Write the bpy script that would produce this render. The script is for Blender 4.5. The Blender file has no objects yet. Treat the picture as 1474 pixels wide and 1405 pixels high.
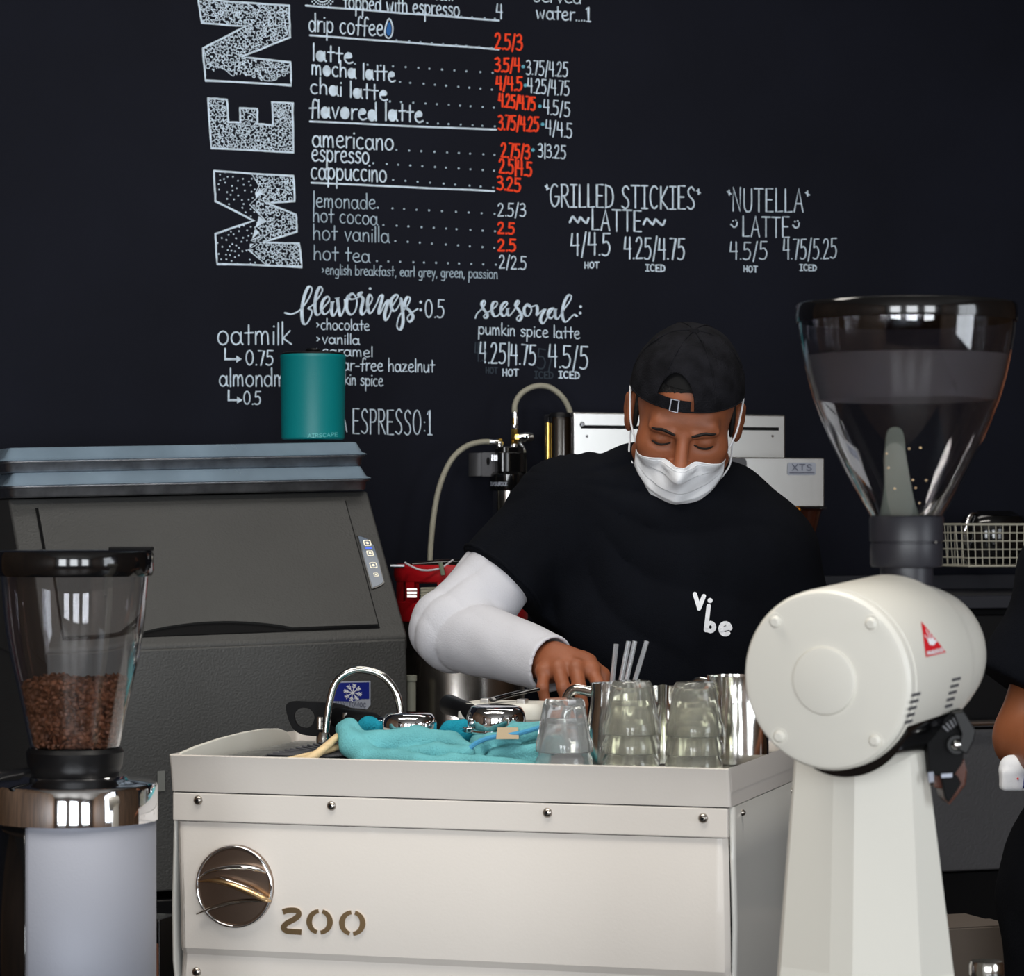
import bpy, bmesh, math, random
import numpy as np
from mathutils import Vector, Matrix, Euler

random.seed(7)
rng = np.random.default_rng(7)
SC = bpy.context.scene
COL = SC.collection

# ------------------------------------------------------------------ camera, world, light, exposure
F, CX, HY, HC = 4200.0, 737.0, 750.0, 1.5      # focal length in px of the 1474 px wide frame, horizon row, eye height
cam = bpy.data.cameras.new('camera')
cam.sensor_width = 36.0
cam.lens = F / 1474.0 * 36.0
cam.shift_y = (HY - 702.5) / 1474.0
cam.clip_start = 0.1
cam.dof.use_dof = True
cam.dof.focus_distance = 4.45
cam.dof.aperture_fstop = 12.0
cam_o = bpy.data.objects.new('camera', cam)
cam_o.location = (0, 0, HC)
cam_o.rotation_euler = (math.radians(90), 0, 0)
COL.objects.link(cam_o)
SC.camera = cam_o

SC.view_settings.view_transform = 'Standard'
SC.view_settings.look = 'None'
SC.view_settings.gamma = 1.0
SC.view_settings.use_curve_mapping = False
SC.view_settings.exposure = -0.08

world = bpy.data.worlds.new('world')
SC.world = world
world.use_nodes = True
world.node_tree.nodes['Background'].inputs[0].default_value = (0.75, 0.85, 1.0, 1)
world.node_tree.nodes['Background'].inputs[1].default_value = 1.0

def area(name, loc, rot, sx, sy, power, color):
    l = bpy.data.lights.new(name, 'AREA')
    l.shape = 'RECTANGLE'; l.size = sx; l.size_y = sy
    l.energy = power; l.color = color
    o = bpy.data.objects.new(name, l)
    o.location = loc; o.rotation_euler = [math.radians(a) for a in rot]
    COL.objects.link(o)
    return o

ROOM_L, ROOM_R, ROOM_F, ROOM_H = -2.7, 3.3, -2.6, 3.1
WINS = [(-2.1, -1.0), (-0.35, 0.75), (1.5, 2.6)]            # openings in the wall behind the camera
WZ0, WZ1 = 0.8, 2.75
for i, (a, b) in enumerate(WINS):
    area('daylight_window', ((a + b) / 2, ROOM_F + 0.06, (WZ0 + WZ1) / 2), (90, 0, 0), b - a, WZ1 - WZ0,
         (100, 92, 84)[i], (0.93, 0.97, 1.0))
area('daylight_window', (ROOM_R - 0.06, 1.175, 1.78), (90, 0, 90), 1.45, 1.65, 42, (0.9, 0.95, 1.0))
# lit ceiling panels over the bar and over the guests
area('ceiling_panel_light', (-0.3, 3.2, ROOM_H - 0.04), (0, 0, 0), 2.2, 0.5, 42, (1.0, 0.95, 0.87))
area('ceiling_panel_light', (0.3, 4.9, ROOM_H - 0.04), (0, 0, 0), 1.6, 0.4, 9, (1.0, 0.96, 0.9))

# ------------------------------------------------------------------ materials
MATS = {}
def srgb(r, g, b):
    f = lambda c: (c / 255 / 12.92) if c / 255 <= 0.04045 else ((c / 255 + 0.055) / 1.055) ** 2.4
    return (f(r), f(g), f(b), 1.0)

def mat(name, col, rough=0.5, metal=0.0, trans=0.0, ior=1.45, bump=0.0, scale=40.0, var=0.0, vscale=6.0, coat=0.0,
        emit=None, emis=1.0, sheen=0.0, stretch=None, spec=None, rvar=0.0, alpha=None, col2=None, sss=0.0):
    if name in MATS: return MATS[name]
    m = bpy.data.materials.new(name); MATS[name] = m
    m.use_nodes = True
    nt = m.node_tree; b = nt.nodes['Principled BSDF']
    b.inputs['Base Color'].default_value = col
    b.inputs['Roughness'].default_value = rough
    b.inputs['Metallic'].default_value = metal
    b.inputs['Transmission Weight'].default_value = trans
    b.inputs['IOR'].default_value = ior
    b.inputs['Coat Weight'].default_value = coat
    if spec is not None: b.inputs['Specular IOR Level'].default_value = spec
    if sheen: b.inputs['Sheen Weight'].default_value = sheen
    if sss:
        b.inputs['Subsurface Weight'].default_value = sss
        b.inputs['Subsurface Radius'].default_value = (0.012, 0.005, 0.003)
        b.inputs['Subsurface Scale'].default_value = 1.0
    if alpha is not None: b.inputs['Alpha'].default_value = alpha
    if emit is not None:
        b.inputs['Emission Color'].default_value = emit
        b.inputs['Emission Strength'].default_value = emis
    tc = nt.nodes.new('ShaderNodeTexCoord')
    vec = tc.outputs['Object']
    if stretch:
        mp = nt.nodes.new('ShaderNodeMapping'); mp.inputs['Scale'].default_value = stretch
        nt.links.new(vec, mp.inputs['Vector']); vec = mp.outputs['Vector']
    if bump:
        n = nt.nodes.new('ShaderNodeTexNoise'); n.inputs['Scale'].default_value = scale; n.inputs['Detail'].default_value = 4
        nt.links.new(vec, n.inputs['Vector'])
        bp = nt.nodes.new('ShaderNodeBump'); bp.inputs['Strength'].default_value = bump; bp.inputs['Distance'].default_value = 0.002
        nt.links.new(n.outputs['Fac'], bp.inputs['Height']); nt.links.new(bp.outputs['Normal'], b.inputs['Normal'])
    if var or col2:
        n2 = nt.nodes.new('ShaderNodeTexNoise'); n2.inputs['Scale'].default_value = vscale; n2.inputs['Detail'].default_value = 5
        nt.links.new(vec, n2.inputs['Vector'])
        r = nt.nodes.new('ShaderNodeValToRGB')
        r.color_ramp.elements[0].position = 0.35; r.color_ramp.elements[1].position = 0.65
        if col2:
            r.color_ramp.elements[0].color = col; r.color_ramp.elements[1].color = col2
        else:
            r.color_ramp.elements[0].color = tuple(c * (1 - var) for c in col[:3]) + (1,)
            r.color_ramp.elements[1].color = tuple(min(1, c * (1 + var)) for c in col[:3]) + (1,)
        nt.links.new(n2.outputs['Fac'], r.inputs['Fac']); nt.links.new(r.outputs['Color'], b.inputs['Base Color'])
    if rvar:
        n3 = nt.nodes.new('ShaderNodeTexNoise'); n3.inputs['Scale'].default_value = vscale * 1.7; n3.inputs['Detail'].default_value = 3
        nt.links.new(vec, n3.inputs['Vector'])
        mr = nt.nodes.new('ShaderNodeMapRange'); mr.inputs['To Min'].default_value = max(0, rough - rvar); mr.inputs['To Max'].default_value = rough + rvar
        nt.links.new(n3.outputs['Fac'], mr.inputs['Value']); nt.links.new(mr.outputs['Result'], b.inputs['Roughness'])
    return m

m_wall = mat('chalkboard_paint', srgb(18, 20, 30), 0.8, spec=0.18, bump=0.25, scale=90, var=0.14, vscale=3.0)
m_plaster = mat('brown_wood_wall', srgb(96, 72, 52), 0.6, var=0.35, vscale=5, stretch=(1, 1, 0.2))
m_floor = mat('brown_floor', srgb(84, 66, 52), 0.45, var=0.3, vscale=4)
m_ceil = mat('grey_ceiling', srgb(120, 116, 110), 0.8, var=0.05)
m_chalk = mat('chalk_marker_white', srgb(206, 222, 236), 0.8, var=0.16, vscale=60)
m_chalkdim = mat('chalk_marker_thin', srgb(168, 186, 200), 0.8, var=0.2, vscale=60)
m_ghost = mat('chalk_rubbed_out', srgb(44, 55, 66), 0.8)
m_orange = mat('chalk_marker_orange', srgb(255, 62, 4), 0.7, var=0.15, vscale=60)
m_bluechalk = mat('chalk_marker_blue', srgb(30, 98, 168), 0.7)
m_cyanchalk = mat('chalk_marker_cyan', srgb(96, 170, 190), 0.7)
m_white = mat('white_enamel', srgb(224, 217, 209), 0.45, coat=0.1, bump=0.06, scale=300)
m_whiteside = mat('white_enamel_side', srgb(222, 220, 214), 0.28, coat=0.4, bump=0.04, scale=300)
m_cream = mat('cream_enamel', srgb(226, 223, 213), 0.5, coat=0.1, bump=0.05, scale=350)
m_chrome = mat('chrome', (0.86, 0.86, 0.88, 1), 0.06, 1.0)
m_steel = mat('brushed_steel', (0.62, 0.61, 0.59, 1), 0.3, 1.0, bump=0.1, scale=60, stretch=(1, 1, 14), rvar=0.06)
m_steelp = mat('polished_steel', (0.70, 0.69, 0.66, 1), 0.14, 1.0, rvar=0.05)
m_steelb = mat('satin_steel_panel', (0.66, 0.65, 0.62, 1), 0.29, 1.0, bump=0.04, scale=80)
m_gunmetal = mat('dark_screw_metal', (0.42, 0.38, 0.34, 1), 0.25, 1.0)
m_bronze = mat('dark_mirror_bronze', (0.30, 0.22, 0.17, 1), 0.34, 1.0)
m_bronze2 = mat('warm_mirror_bronze', (0.62, 0.42, 0.22, 1), 0.3, 1.0)
m_icegrey = mat('charcoal_textured_steel', srgb(80, 80, 79), 0.55, metal=0.5, bump=0.5, scale=240, var=0.06, vscale=4)
m_black = mat('black_plastic', srgb(13, 13, 15), 0.4, spec=0.3, bump=0.05, scale=200)
m_blackm = mat('matte_black', srgb(9, 9, 11), 0.7, spec=0.2)
m_blackg = mat('gloss_black', srgb(12, 12, 13), 0.12, coat=0.5)
m_neck = mat('dark_slate_plastic', srgb(40, 40, 46), 0.4)
m_glass = mat('clear_glass', (0.93, 0.95, 0.95, 1), 0.06, trans=0.90, ior=1.42)
m_glassg = mat('clear_green_glass', (0.90, 0.90, 0.82, 1), 0.09, trans=0.90, ior=1.42)
m_poly = mat('clear_polycarbonate', (0.86, 0.86, 0.88, 1), 0.02, trans=1.0, ior=1.52)
m_frost = mat('frosted_polycarbonate', (0.52, 0.50, 0.54, 1), 0.45, trans=0.90, ior=1.2)
m_straw = mat('clear_plastic_straw', (0.92, 0.94, 0.97, 1), 0.08, trans=0.85, ior=1.4)
m_cover = mat('translucent_plastic_cover', srgb(150, 172, 190), 0.25, trans=0.4, ior=1.35, var=0.15, vscale=8, rvar=0.08)
m_alu = mat('worn_aluminium', (0.36, 0.37, 0.40, 1), 0.4, 1.0, var=0.25, vscale=30, rvar=0.1)
m_teal = mat('teal_powder_coat', srgb(2, 128, 132), 0.42, bump=0.12, scale=400)
m_towel = mat('teal_microfibre', srgb(108, 178, 184), 0.97, bump=1.0, scale=420, spec=0.1, var=0.12, vscale=25)
m_towel2 = mat('deep_teal_microfibre', srgb(36, 148, 172), 0.97, bump=1.0, scale=420, spec=0.1, var=0.12, vscale=25)
m_towele = mat('blue_towel_edge', srgb(78, 154, 196), 0.95, bump=0.6, scale=300)
m_tag = mat('tan_fabric_tag', srgb(178, 160, 132), 0.8)
m_wood = mat('pale_bamboo', srgb(226, 198, 152), 0.55, var=0.12, vscale=30, stretch=(1, 1, 6))
m_woodd = mat('dark_brown_wood', srgb(104, 62, 40), 0.5, var=0.3, vscale=14, stretch=(1, 5, 1))
m_red = mat('red_rubber', srgb(176, 16, 26), 0.42, bump=0.1, scale=60)
m_keg = mat('scuffed_keg_steel', (0.44, 0.41, 0.38, 1), 0.24, 1.0, var=0.35, vscale=14, rvar=0.1, stretch=(1, 1, 0.35))
m_brass = mat('brass', (0.80, 0.52, 0.12, 1), 0.22, 1.0)
m_hose = mat('braided_hose', srgb(182, 178, 160), 0.4, metal=0.35, bump=0.9, scale=900)
m_skin = mat('brown_skin', srgb(146, 86, 57), 0.5, sss=0.12, bump=0.12, scale=260, var=0.09, vscale=28)
m_skin2 = mat('brown_skin_second_person', srgb(140, 82, 50), 0.5, sss=0.1, bump=0.1, scale=260)
m_shirt = mat('black_cotton', srgb(11, 13, 19), 0.95, bump=0.5, scale=500, spec=0.12, var=0.12, vscale=16)
m_cap = mat('washed_black_cotton', srgb(23, 23, 27), 0.95, bump=0.9, scale=420, spec=0.12, var=0.35, vscale=40)
m_sleeve = mat('white_jersey', srgb(204, 204, 210), 0.95, bump=0.35, scale=420, spec=0.15)
m_mask = mat('white_mask_fabric', srgb(238, 240, 244), 0.85, bump=0.15, scale=500)
m_hair = mat('black_hair', srgb(16, 13, 12), 0.7, bump=0.8, scale=500)
m_lash = mat('dark_lashes', srgb(22, 14, 11), 0.7)
m_print = mat('white_print', srgb(236, 238, 242), 0.8)
m_redprint = mat('red_print', srgb(214, 28, 40), 0.5)
m_silverprint = mat('silver_print', srgb(170, 176, 190), 0.45)
m_greyprint = mat('grey_print', srgb(96, 100, 118), 0.5)
m_tealprint = mat('pale_teal_print', srgb(100, 196, 198), 0.5)
m_bean = mat('roasted_bean', srgb(128, 80, 54), 0.45, var=0.35, vscale=90)
m_beand = mat('roasted_bean_core', srgb(46, 26, 18), 0.7)
m_silver = mat('silver_enamel', srgb(150, 153, 164), 0.6, metal=0.2, spec=0.3, bump=0.1, scale=300)
m_icon = mat('lit_icon', srgb(238, 232, 214), 0.5, emit=srgb(255, 244, 215), emis=0.5)
m_iconb = mat('blue_lamp', srgb(60, 90, 230), 0.5, emit=srgb(70, 100, 255), emis=1.2)
m_panel = mat('blue_grey_touch_panel', srgb(92, 108, 128), 0.25, coat=0.6)
m_blue = mat('navy_blue', srgb(16, 34, 132), 0.4)
m_counter = mat('black_counter_top', srgb(28, 27, 28), 0.35, var=0.2)
m_fridge = mat('grey_vinyl_steel', srgb(92, 92, 95), 0.5, metal=0.4, bump=0.3, scale=200)
m_amber = mat('orange_handle_plastic', srgb(216, 128, 12), 0.4)
m_brownglass = mat('smoked_brown_plastic', srgb(92, 50, 36), 0.15, trans=0.3)
m_paddle = mat('grey_green_plastic', srgb(108, 116, 104), 0.5, var=0.1)
m_wire = mat('beige_coated_wire', srgb(186, 182, 166), 0.5)
m_grey = mat('mid_grey_plastic', srgb(84, 84, 88), 0.45)
m_greybrown = mat('grey_brown_card', srgb(104, 94, 86), 0.8)
m_denim = mat('black_trousers', srgb(12, 13, 17), 0.95, spec=0.1, bump=0.4, scale=300)

# ------------------------------------------------------------------ mesh helpers
def P(px, py, d): return Vector(((px - CX) / F * d, d, HC - (py - HY) / F * d))

class M:
    def __init__(s): s.v = []; s.f = []
    def add(s, v, f):
        n = len(s.v); s.v += [Vector(p) for p in v]; s.f += [tuple(i + n for i in q) for q in f]; return s
    def join(s, o): return s.add(o.v, o.f)
    def xf(s, m): s.v = [m @ p for p in s.v]; return s

def box(x0, x1, y0, y1, z0, z1):
    v = [(x, y, z) for z in (z0, z1) for y in (y0, y1) for x in (x0, x1)]
    return M().add(v, [(0, 2, 3, 1), (4, 5, 7, 6), (0, 1, 5, 4), (2, 6, 7, 3), (0, 4, 6, 2), (1, 3, 7, 5)])

def prism(poly, a, b, axis='y'):
    """polygon (p, q) extruded between a and b; axis y: (x,z), axis x: (y,z), axis z: (x,y)"""
    f = {'y': lambda p, t: (p[0], t, p[1]), 'x': lambda p, t: (t, p[0], p[1]), 'z': lambda p, t: (p[0], p[1], t)}[axis]
    n = len(poly); v = [f(p, a) for p in poly] + [f(p, b) for p in poly]
    fs = [tuple(range(n)), tuple(range(2 * n - 1, n - 1, -1))] + [(i, i + n, (i + 1) % n + n, (i + 1) % n) for i in range(n)]
    return M().add(v, fs)

def loft(rings, cap=True, close=True):
    n = len(rings[0]); v = [p for r in rings for p in r]; fs = []
    for k in range(len(rings) - 1):
        for i in range(n if close else n - 1):
            j = (i + 1) % n
            fs.append((k * n + i, k * n + j, (k + 1) * n + j, (k + 1) * n + i))
    if cap and close:
        fs.append(tuple(range(n - 1, -1, -1))); fs.append(tuple(range((len(rings) - 1) * n, len(rings) * n)))
    return M().add(v, fs)

def lathe(prof, n=48, a0=0.0, a1=360.0, cap=False):
    full = abs(a1 - a0) >= 359.9
    k = n if full else n + 1
    rings = []
    for r, z in prof:
        rings.append([(r * math.cos(math.radians(a0 + (a1 - a0) * i / n)), r * math.sin(math.radians(a0 + (a1 - a0) * i / n)), z) for i in range(k)])
    m = M(); v = [p for q in rings for p in q]; fs = []
    for a in range(len(rings) - 1):
        for i in range(n):
            j = (i + 1) % k
            q = (a * k + i, a * k + j, (a + 1) * k + j, (a + 1) * k + i)
            if prof[a][0] < 1e-6: q = (a * k, q[2], q[3]) if i >= 0 else q
            elif prof[a + 1][0] < 1e-6: q = (q[0], q[1], (a + 1) * k)
            fs.append(q)
    if cap:
        fs.append(tuple(range(k - 1, -1, -1))); fs.append(tuple(range((len(rings) - 1) * k, len(rings) * k)))
    return m.add(v, fs)

def cat(pts, n=6, closed=False):
    """Catmull-Rom through the points"""
    pts = [Vector(p) for p in pts]
    if len(pts) < 3: return pts
    out = []; N = len(pts)
    for i in range(N if closed else N - 1):
        p0 = pts[(i - 1) % N] if closed or i > 0 else pts[0] * 2 - pts[1]
        p1 = pts[i]; p2 = pts[(i + 1) % N]
        p3 = pts[(i + 2) % N] if closed or i + 2 < N else p2 * 2 - p1
        for k in range(n):
            t = k / n
            out.append(0.5 * ((2 * p1) + (p2 - p0) * t + (2 * p0 - 5 * p1 + 4 * p2 - p3) * t * t + (3 * p1 - p0 - 3 * p2 + p3) * t ** 3))
    if not closed: out.append(pts[-1])
    return out

def tube(pts, r, n=12, closed=False, squash=None):
    pts = [Vector(p) for p in pts]; N = len(pts)
    rad = r if isinstance(r, (list, tuple)) else [r] * N
    if len(rad) != N:
        rad = [rad[min(len(rad) - 1, int(i * (len(rad) - 1) / (N - 1)))] * (1 - (i * (len(rad) - 1) / (N - 1)) % 1) +
               rad[min(len(rad) - 1, int(i * (len(rad) - 1) / (N - 1)) + 1)] * ((i * (len(rad) - 1) / (N - 1)) % 1) for i in range(N)]
    T = []
    for i in range(N):
        a = pts[(i - 1) % N] if closed or i > 0 else pts[i]
        b = pts[(i + 1) % N] if closed or i < N - 1 else pts[i]
        t = (b - a); T.append(t.normalized() if t.length > 1e-9 else Vector((0, 0, 1)))
    up = Vector((0, 0, 1)) if abs(T[0].z) < 0.9 else Vector((1, 0, 0))
    u = (up - T[0] * up.dot(T[0])).normalized(); rings = []
    for i in range(N):
        u = (u - T[i] * u.dot(T[i]))
        u = u.normalized() if u.length > 1e-6 else T[i].orthogonal().normalized()
        w = T[i].cross(u)
        sq = squash or 1.0
        rings.append([pts[i] + (u * math.cos(2 * math.pi * k / n) * sq + w * math.sin(2 * math.pi * k / n)) * rad[i] for k in range(n)])
    if closed: rings.append(rings[0])
    return loft(rings, cap=not closed)

def grid(nu, nv, f, closed_u=False):
    v = [f(i / (nu - 1 if not closed_u else nu), j / (nv - 1)) for j in range(nv) for i in range(nu)]
    fs = []
    for j in range(nv - 1):
        for i in range(nu if closed_u else nu - 1):
            k = (i + 1) % nu
            fs.append((j * nu + i, j * nu + k, (j + 1) * nu + k, (j + 1) * nu + i))
    return M().add(v, fs)

def wm(o):
    m = o.matrix_basis.copy()
    while o.parent is not None:
        o = o.parent; m = o.matrix_basis @ m
    return m

def obj(name, m, material, parent=None, world=False, smooth=40, bevel=0.0, seg=3, solid=0.0, sub=0, offset=-1.0):
    if world and parent is not None: m.xf(wm(parent).inverted())
    me = bpy.data.meshes.new(name)
    me.from_pydata([tuple(p) for p in m.v], [], m.f)
    me.validate()
    bm = bmesh.new(); bm.from_mesh(me)
    bmesh.ops.remove_doubles(bm, verts=bm.verts, dist=1e-6)
    bmesh.ops.recalc_face_normals(bm, faces=bm.faces)
    bm.to_mesh(me); bm.free()
    if smooth:
        me.shade_smooth()
        if not bevel and smooth < 180 and not sub: me.set_sharp_from_angle(angle=math.radians(smooth))
    me.materials.append(material)
    o = bpy.data.objects.new(name, me); COL.objects.link(o)
    if parent is not None: o.parent = parent
    if solid:
        s = o.modifiers.new('solid', 'SOLIDIFY'); s.thickness = solid; s.offset = offset
    if bevel:
        b = o.modifiers.new('bevel', 'BEVEL'); b.width = bevel; b.segments = seg; b.limit_method = 'ANGLE'
        b.angle_limit = math.radians(35); b.harden_normals = True
    if sub:
        s = o.modifiers.new('subsurf', 'SUBSURF'); s.levels = sub; s.render_levels = sub
    return o

def tag(o, label=None, catg=None, group=None, kind=None):
    if label: o['label'] = label
    if catg: o['category'] = catg
    if group: o['group'] = group
    if kind: o['kind'] = kind
    return o

def thing(name, label, catg, loc=(0, 0, 0), rotz=0.0, group=None, rot=None):
    o = bpy.data.objects.new(name, None); COL.objects.link(o)
    o.empty_display_size = 0.05
    o.location = loc; o.rotation_euler = rot if rot else (0, 0, rotz)
    return tag(o, label, catg, group)

def copy_tree(o, parent=None):
    c = o.copy(); COL.objects.link(c)
    if parent is not None: c.parent = parent
    for ch in [k for k in bpy.data.objects if k.parent == o]: copy_tree(ch, c)
    return c

# ------------------------------------------------------------------ signed distance modelling
def surf_nets(f, lo, hi, h):
    lo = np.array(lo, float); hi = np.array(hi, float)
    n = np.maximum(3, np.ceil((hi - lo) / h).astype(int) + 1)
    ax = [lo[i] + np.arange(n[i]) * h for i in range(3)]
    X, Y, Z = np.meshgrid(*ax, indexing='ij')
    V = f(np.stack([X, Y, Z], -1)).astype(np.float32)
    ins = V < 0
    cs = [(a, b, c) for a in (0, 1) for b in (0, 1) for c in (0, 1)]
    sl = lambda A, o: A[o[0]:A.shape[0] - 1 + o[0], o[1]:A.shape[1] - 1 + o[1], o[2]:A.shape[2] - 1 + o[2]]
    cnt = sum(sl(ins, c).astype(np.int8) for c in cs)
    act = (cnt > 0) & (cnt < 8)
    ids = -np.ones(act.shape, np.int64); I, J, K = np.nonzero(act); ids[act] = np.arange(len(I))
    acc = np.zeros((len(I), 3)); num = np.zeros(len(I))
    for a in cs:
        for k in range(3):
            if a[k]: continue
            b = list(a); b[k] = 1
            va = V[I + a[0], J + a[1], K + a[2]]; vb = V[I + b[0], J + b[1], K + b[2]]
            cr = (va < 0) != (vb < 0)
            t = np.where(cr, va / np.where(cr, va - vb, 1), 0)
            p = np.stack([a[0] + t * (k == 0), a[1] + t * (k == 1), a[2] + t * (k == 2)], -1)
            acc += p * cr[:, None]; num += cr
    pts = lo + (np.stack([I, J, K], -1) + acc / num[:, None]) * h
    faces = []
    for k in range(3):
        a, b = (k + 1) % 3, (k + 2) % 3
        s0 = [slice(None)] * 3; s1 = [slice(None)] * 3
        s0[k] = slice(0, -1); s1[k] = slice(1, None)
        d = ins[tuple(s0)] != ins[tuple(s1)]
        idx = np.stack(np.nonzero(d), -1)
        ok = (idx[:, a] > 0) & (idx[:, b] > 0) & (idx[:, a] < n[a] - 1) & (idx[:, b] < n[b] - 1)
        idx = idx[ok]
        def at(da, db):
            q = idx.copy(); q[:, a] -= da; q[:, b] -= db
            return ids[q[:, 0], q[:, 1], q[:, 2]]
        q = np.stack([at(1, 1), at(0, 1), at(0, 0), at(1, 0)], -1)
        fl = ins[idx[:, 0], idx[:, 1], idx[:, 2]]
        q[~fl] = q[~fl][:, ::-1]
        faces.append(q)
    faces = np.concatenate(faces); faces = faces[(faces >= 0).all(1)]
    m = M(); m.np = (pts, faces); return m

def obj_np(name, parts, material, parent=None, smoothing=0):
    """parts: list of surf_nets results in world space, joined in one mesh"""
    v = []; f = []; n = 0
    for m in parts:
        p, q = m.np
        v.append(p); f.append(q + n); n += len(p)
    v = np.concatenate(v); f = np.concatenate(f)
    if parent is not None:
        im = np.array(wm(parent).inverted()); v = v @ im[:3, :3].T + im[:3, 3]
    me = bpy.data.meshes.new(name)
    me.from_pydata(v.tolist(), [], f.tolist()); me.validate()
    me.shade_smooth(); me.materials.append(material)
    o = bpy.data.objects.new(name, me); COL.objects.link(o)
    if parent is not None: o.parent = parent
    if smoothing:
        s = o.modifiers.new('smooth', 'SMOOTH'); s.factor = 0.5; s.iterations = smoothing
    return o

A_ = lambda v: np.array(tuple(v), float)
def s_sphere(p, c, r): return np.linalg.norm(p - A_(c), axis=-1) - r
def s_ell(p, c, r):
    q = (p - A_(c)); r = A_(r)
    k0 = np.linalg.norm(q / r, axis=-1); k1 = np.linalg.norm(q / (r * r), axis=-1)
    return k0 * (k0 - 1.0) / np.maximum(k1, 1e-6)
def s_cap(p, a, b, ra, rb=None, sq=None):
    rb = ra if rb is None else rb
    a = A_(a); b = A_(b); ab = b - a
    t = np.clip(((p - a) @ ab) / (ab @ ab), 0, 1)
    d = p - a - t[..., None] * ab
    if sq is not None: d = d / A_(sq)
    return np.linalg.norm(d, axis=-1) - (ra + (rb - ra) * t)
def s_box(p, c, h, r):
    q = np.abs(p - A_(c)) - (A_(h) - r)
    return np.linalg.norm(np.maximum(q, 0), axis=-1) + np.minimum(q.max(-1), 0) - r
def s_un(a, b, k):
    h = np.clip(0.5 + 0.5 * (b - a) / k, 0, 1)
    return b + (a - b) * h - k * h * (1 - h)
def s_sub(a, b, k):
    h = np.clip(0.5 - 0.5 * (a + b) / k, 0, 1)
    return a + (-b - a) * h + k * h * (1 - h)
def s_chain(p, pts, rads, k=0.01):
    d = None
    for i in range(len(pts) - 1):
        e = s_cap(p, pts[i], pts[i + 1], rads[i], rads[i + 1])
        d = e if d is None else s_un(d, e, k)
    return d
def wav(p, s, ph=0.0):
    x, y, z = p[..., 0] * s, p[..., 1] * s, p[..., 2] * s
    return (np.sin(x * 1.0 + 1.7 * np.sin(y * 0.7 + ph) + ph) * np.sin(z * 0.9 + 1.3 * np.sin(x * 0.6 + ph)) +
            0.5 * np.sin(2.1 * z + 1.1 * x + ph * 2) * np.sin(1.7 * y + 0.8 * x))

# ------------------------------------------------------------------ room
TW = 0.35; TH = math.atan(TW); D0 = 5.86            # back wall: yaw and distance on the camera axis
WE = Vector((math.cos(TH), math.sin(TH), 0)); WB = Vector((-math.sin(TH), math.cos(TH), 0))
W0 = Vector((0, D0, 0))
def wallx(x): return D0 + TW * x

def struct(name, m, material, parent=None, **k):
    o = obj(name, m, material, parent, smooth=0, **k)
    if parent is None: o['kind'] = 'structure'
    return o

LY, RY = wallx(ROOM_L), wallx(ROOM_R)
struct('floor', prism([(ROOM_L, ROOM_F), (ROOM_R, ROOM_F), (ROOM_R, RY), (ROOM_L, LY)], -0.05, 0.0, 'z'), m_floor)
struct('ceiling', prism([(ROOM_L, ROOM_F), (ROOM_R, ROOM_F), (ROOM_R, RY), (ROOM_L, LY)], ROOM_H, ROOM_H + 0.05, 'z'), m_ceil)
struct('wall_left', box(ROOM_L - 0.1, ROOM_L, ROOM_F, LY, 0, ROOM_H), m_plaster)
RW = (0.45, 1.9, 0.95, 2.6)
wr_ = box(ROOM_R, ROOM_R + .1, ROOM_F, RW[0], 0, ROOM_H).join(box(ROOM_R, ROOM_R + .1, RW[1], RY, 0, ROOM_H)).join(
    box(ROOM_R, ROOM_R + .1, RW[0], RW[1], 0, RW[2])).join(box(ROOM_R, ROOM_R + .1, RW[0], RW[1], RW[3], ROOM_H))
struct('wall_right', wr_, m_plaster)
wb = prism([(ROOM_L, LY), (ROOM_R, RY), (ROOM_R, RY + 0.1), (ROOM_L, LY + 0.1)], 0, ROOM_H, 'z')
wall_back = struct('wall_back', wb, m_wall)
wall_back['label'] = 'black chalkboard wall with the hand-lettered coffee menu'
wf = M(); edges = [ROOM_L] + [c for w in WINS for c in w] + [ROOM_R]
for i in range(0, len(edges), 2): wf.join(box(edges[i], edges[i + 1], ROOM_F - 0.1, ROOM_F, 0, ROOM_H))
for a, b in WINS:
    wf.join(box(a, b, ROOM_F - 0.1, ROOM_F, 0, WZ0)); wf.join(box(a, b, ROOM_F - 0.1, ROOM_F, WZ1, ROOM_H))
struct('wall_front', wf, m_plaster)
for i, (a, b) in enumerate(WINS):
    w = M()
    for x in (a, (a + b) / 2, b): w.join(box(x - 0.025, x + 0.025, ROOM_F, ROOM_F + 0.05, WZ0, WZ1))
    for z in (WZ0, WZ0 + 1.35, WZ1): w.join(box(a, b, ROOM_F + 0.001, ROOM_F + 0.048, z - 0.025, z + 0.025))
    struct('window_%d' % (i + 1), w, m_blackm)

w = M()
for y in (RW[0], (RW[0] + RW[1]) / 2, RW[1]): w.join(box(ROOM_R - .05, ROOM_R, y - .025, y + .025, RW[2], RW[3]))
for z in (RW[2], RW[3]): w.join(box(ROOM_R - .048, ROOM_R - .001, RW[0], RW[1], z - .025, z + .025))
struct('window_4', w, m_blackm)

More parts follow.
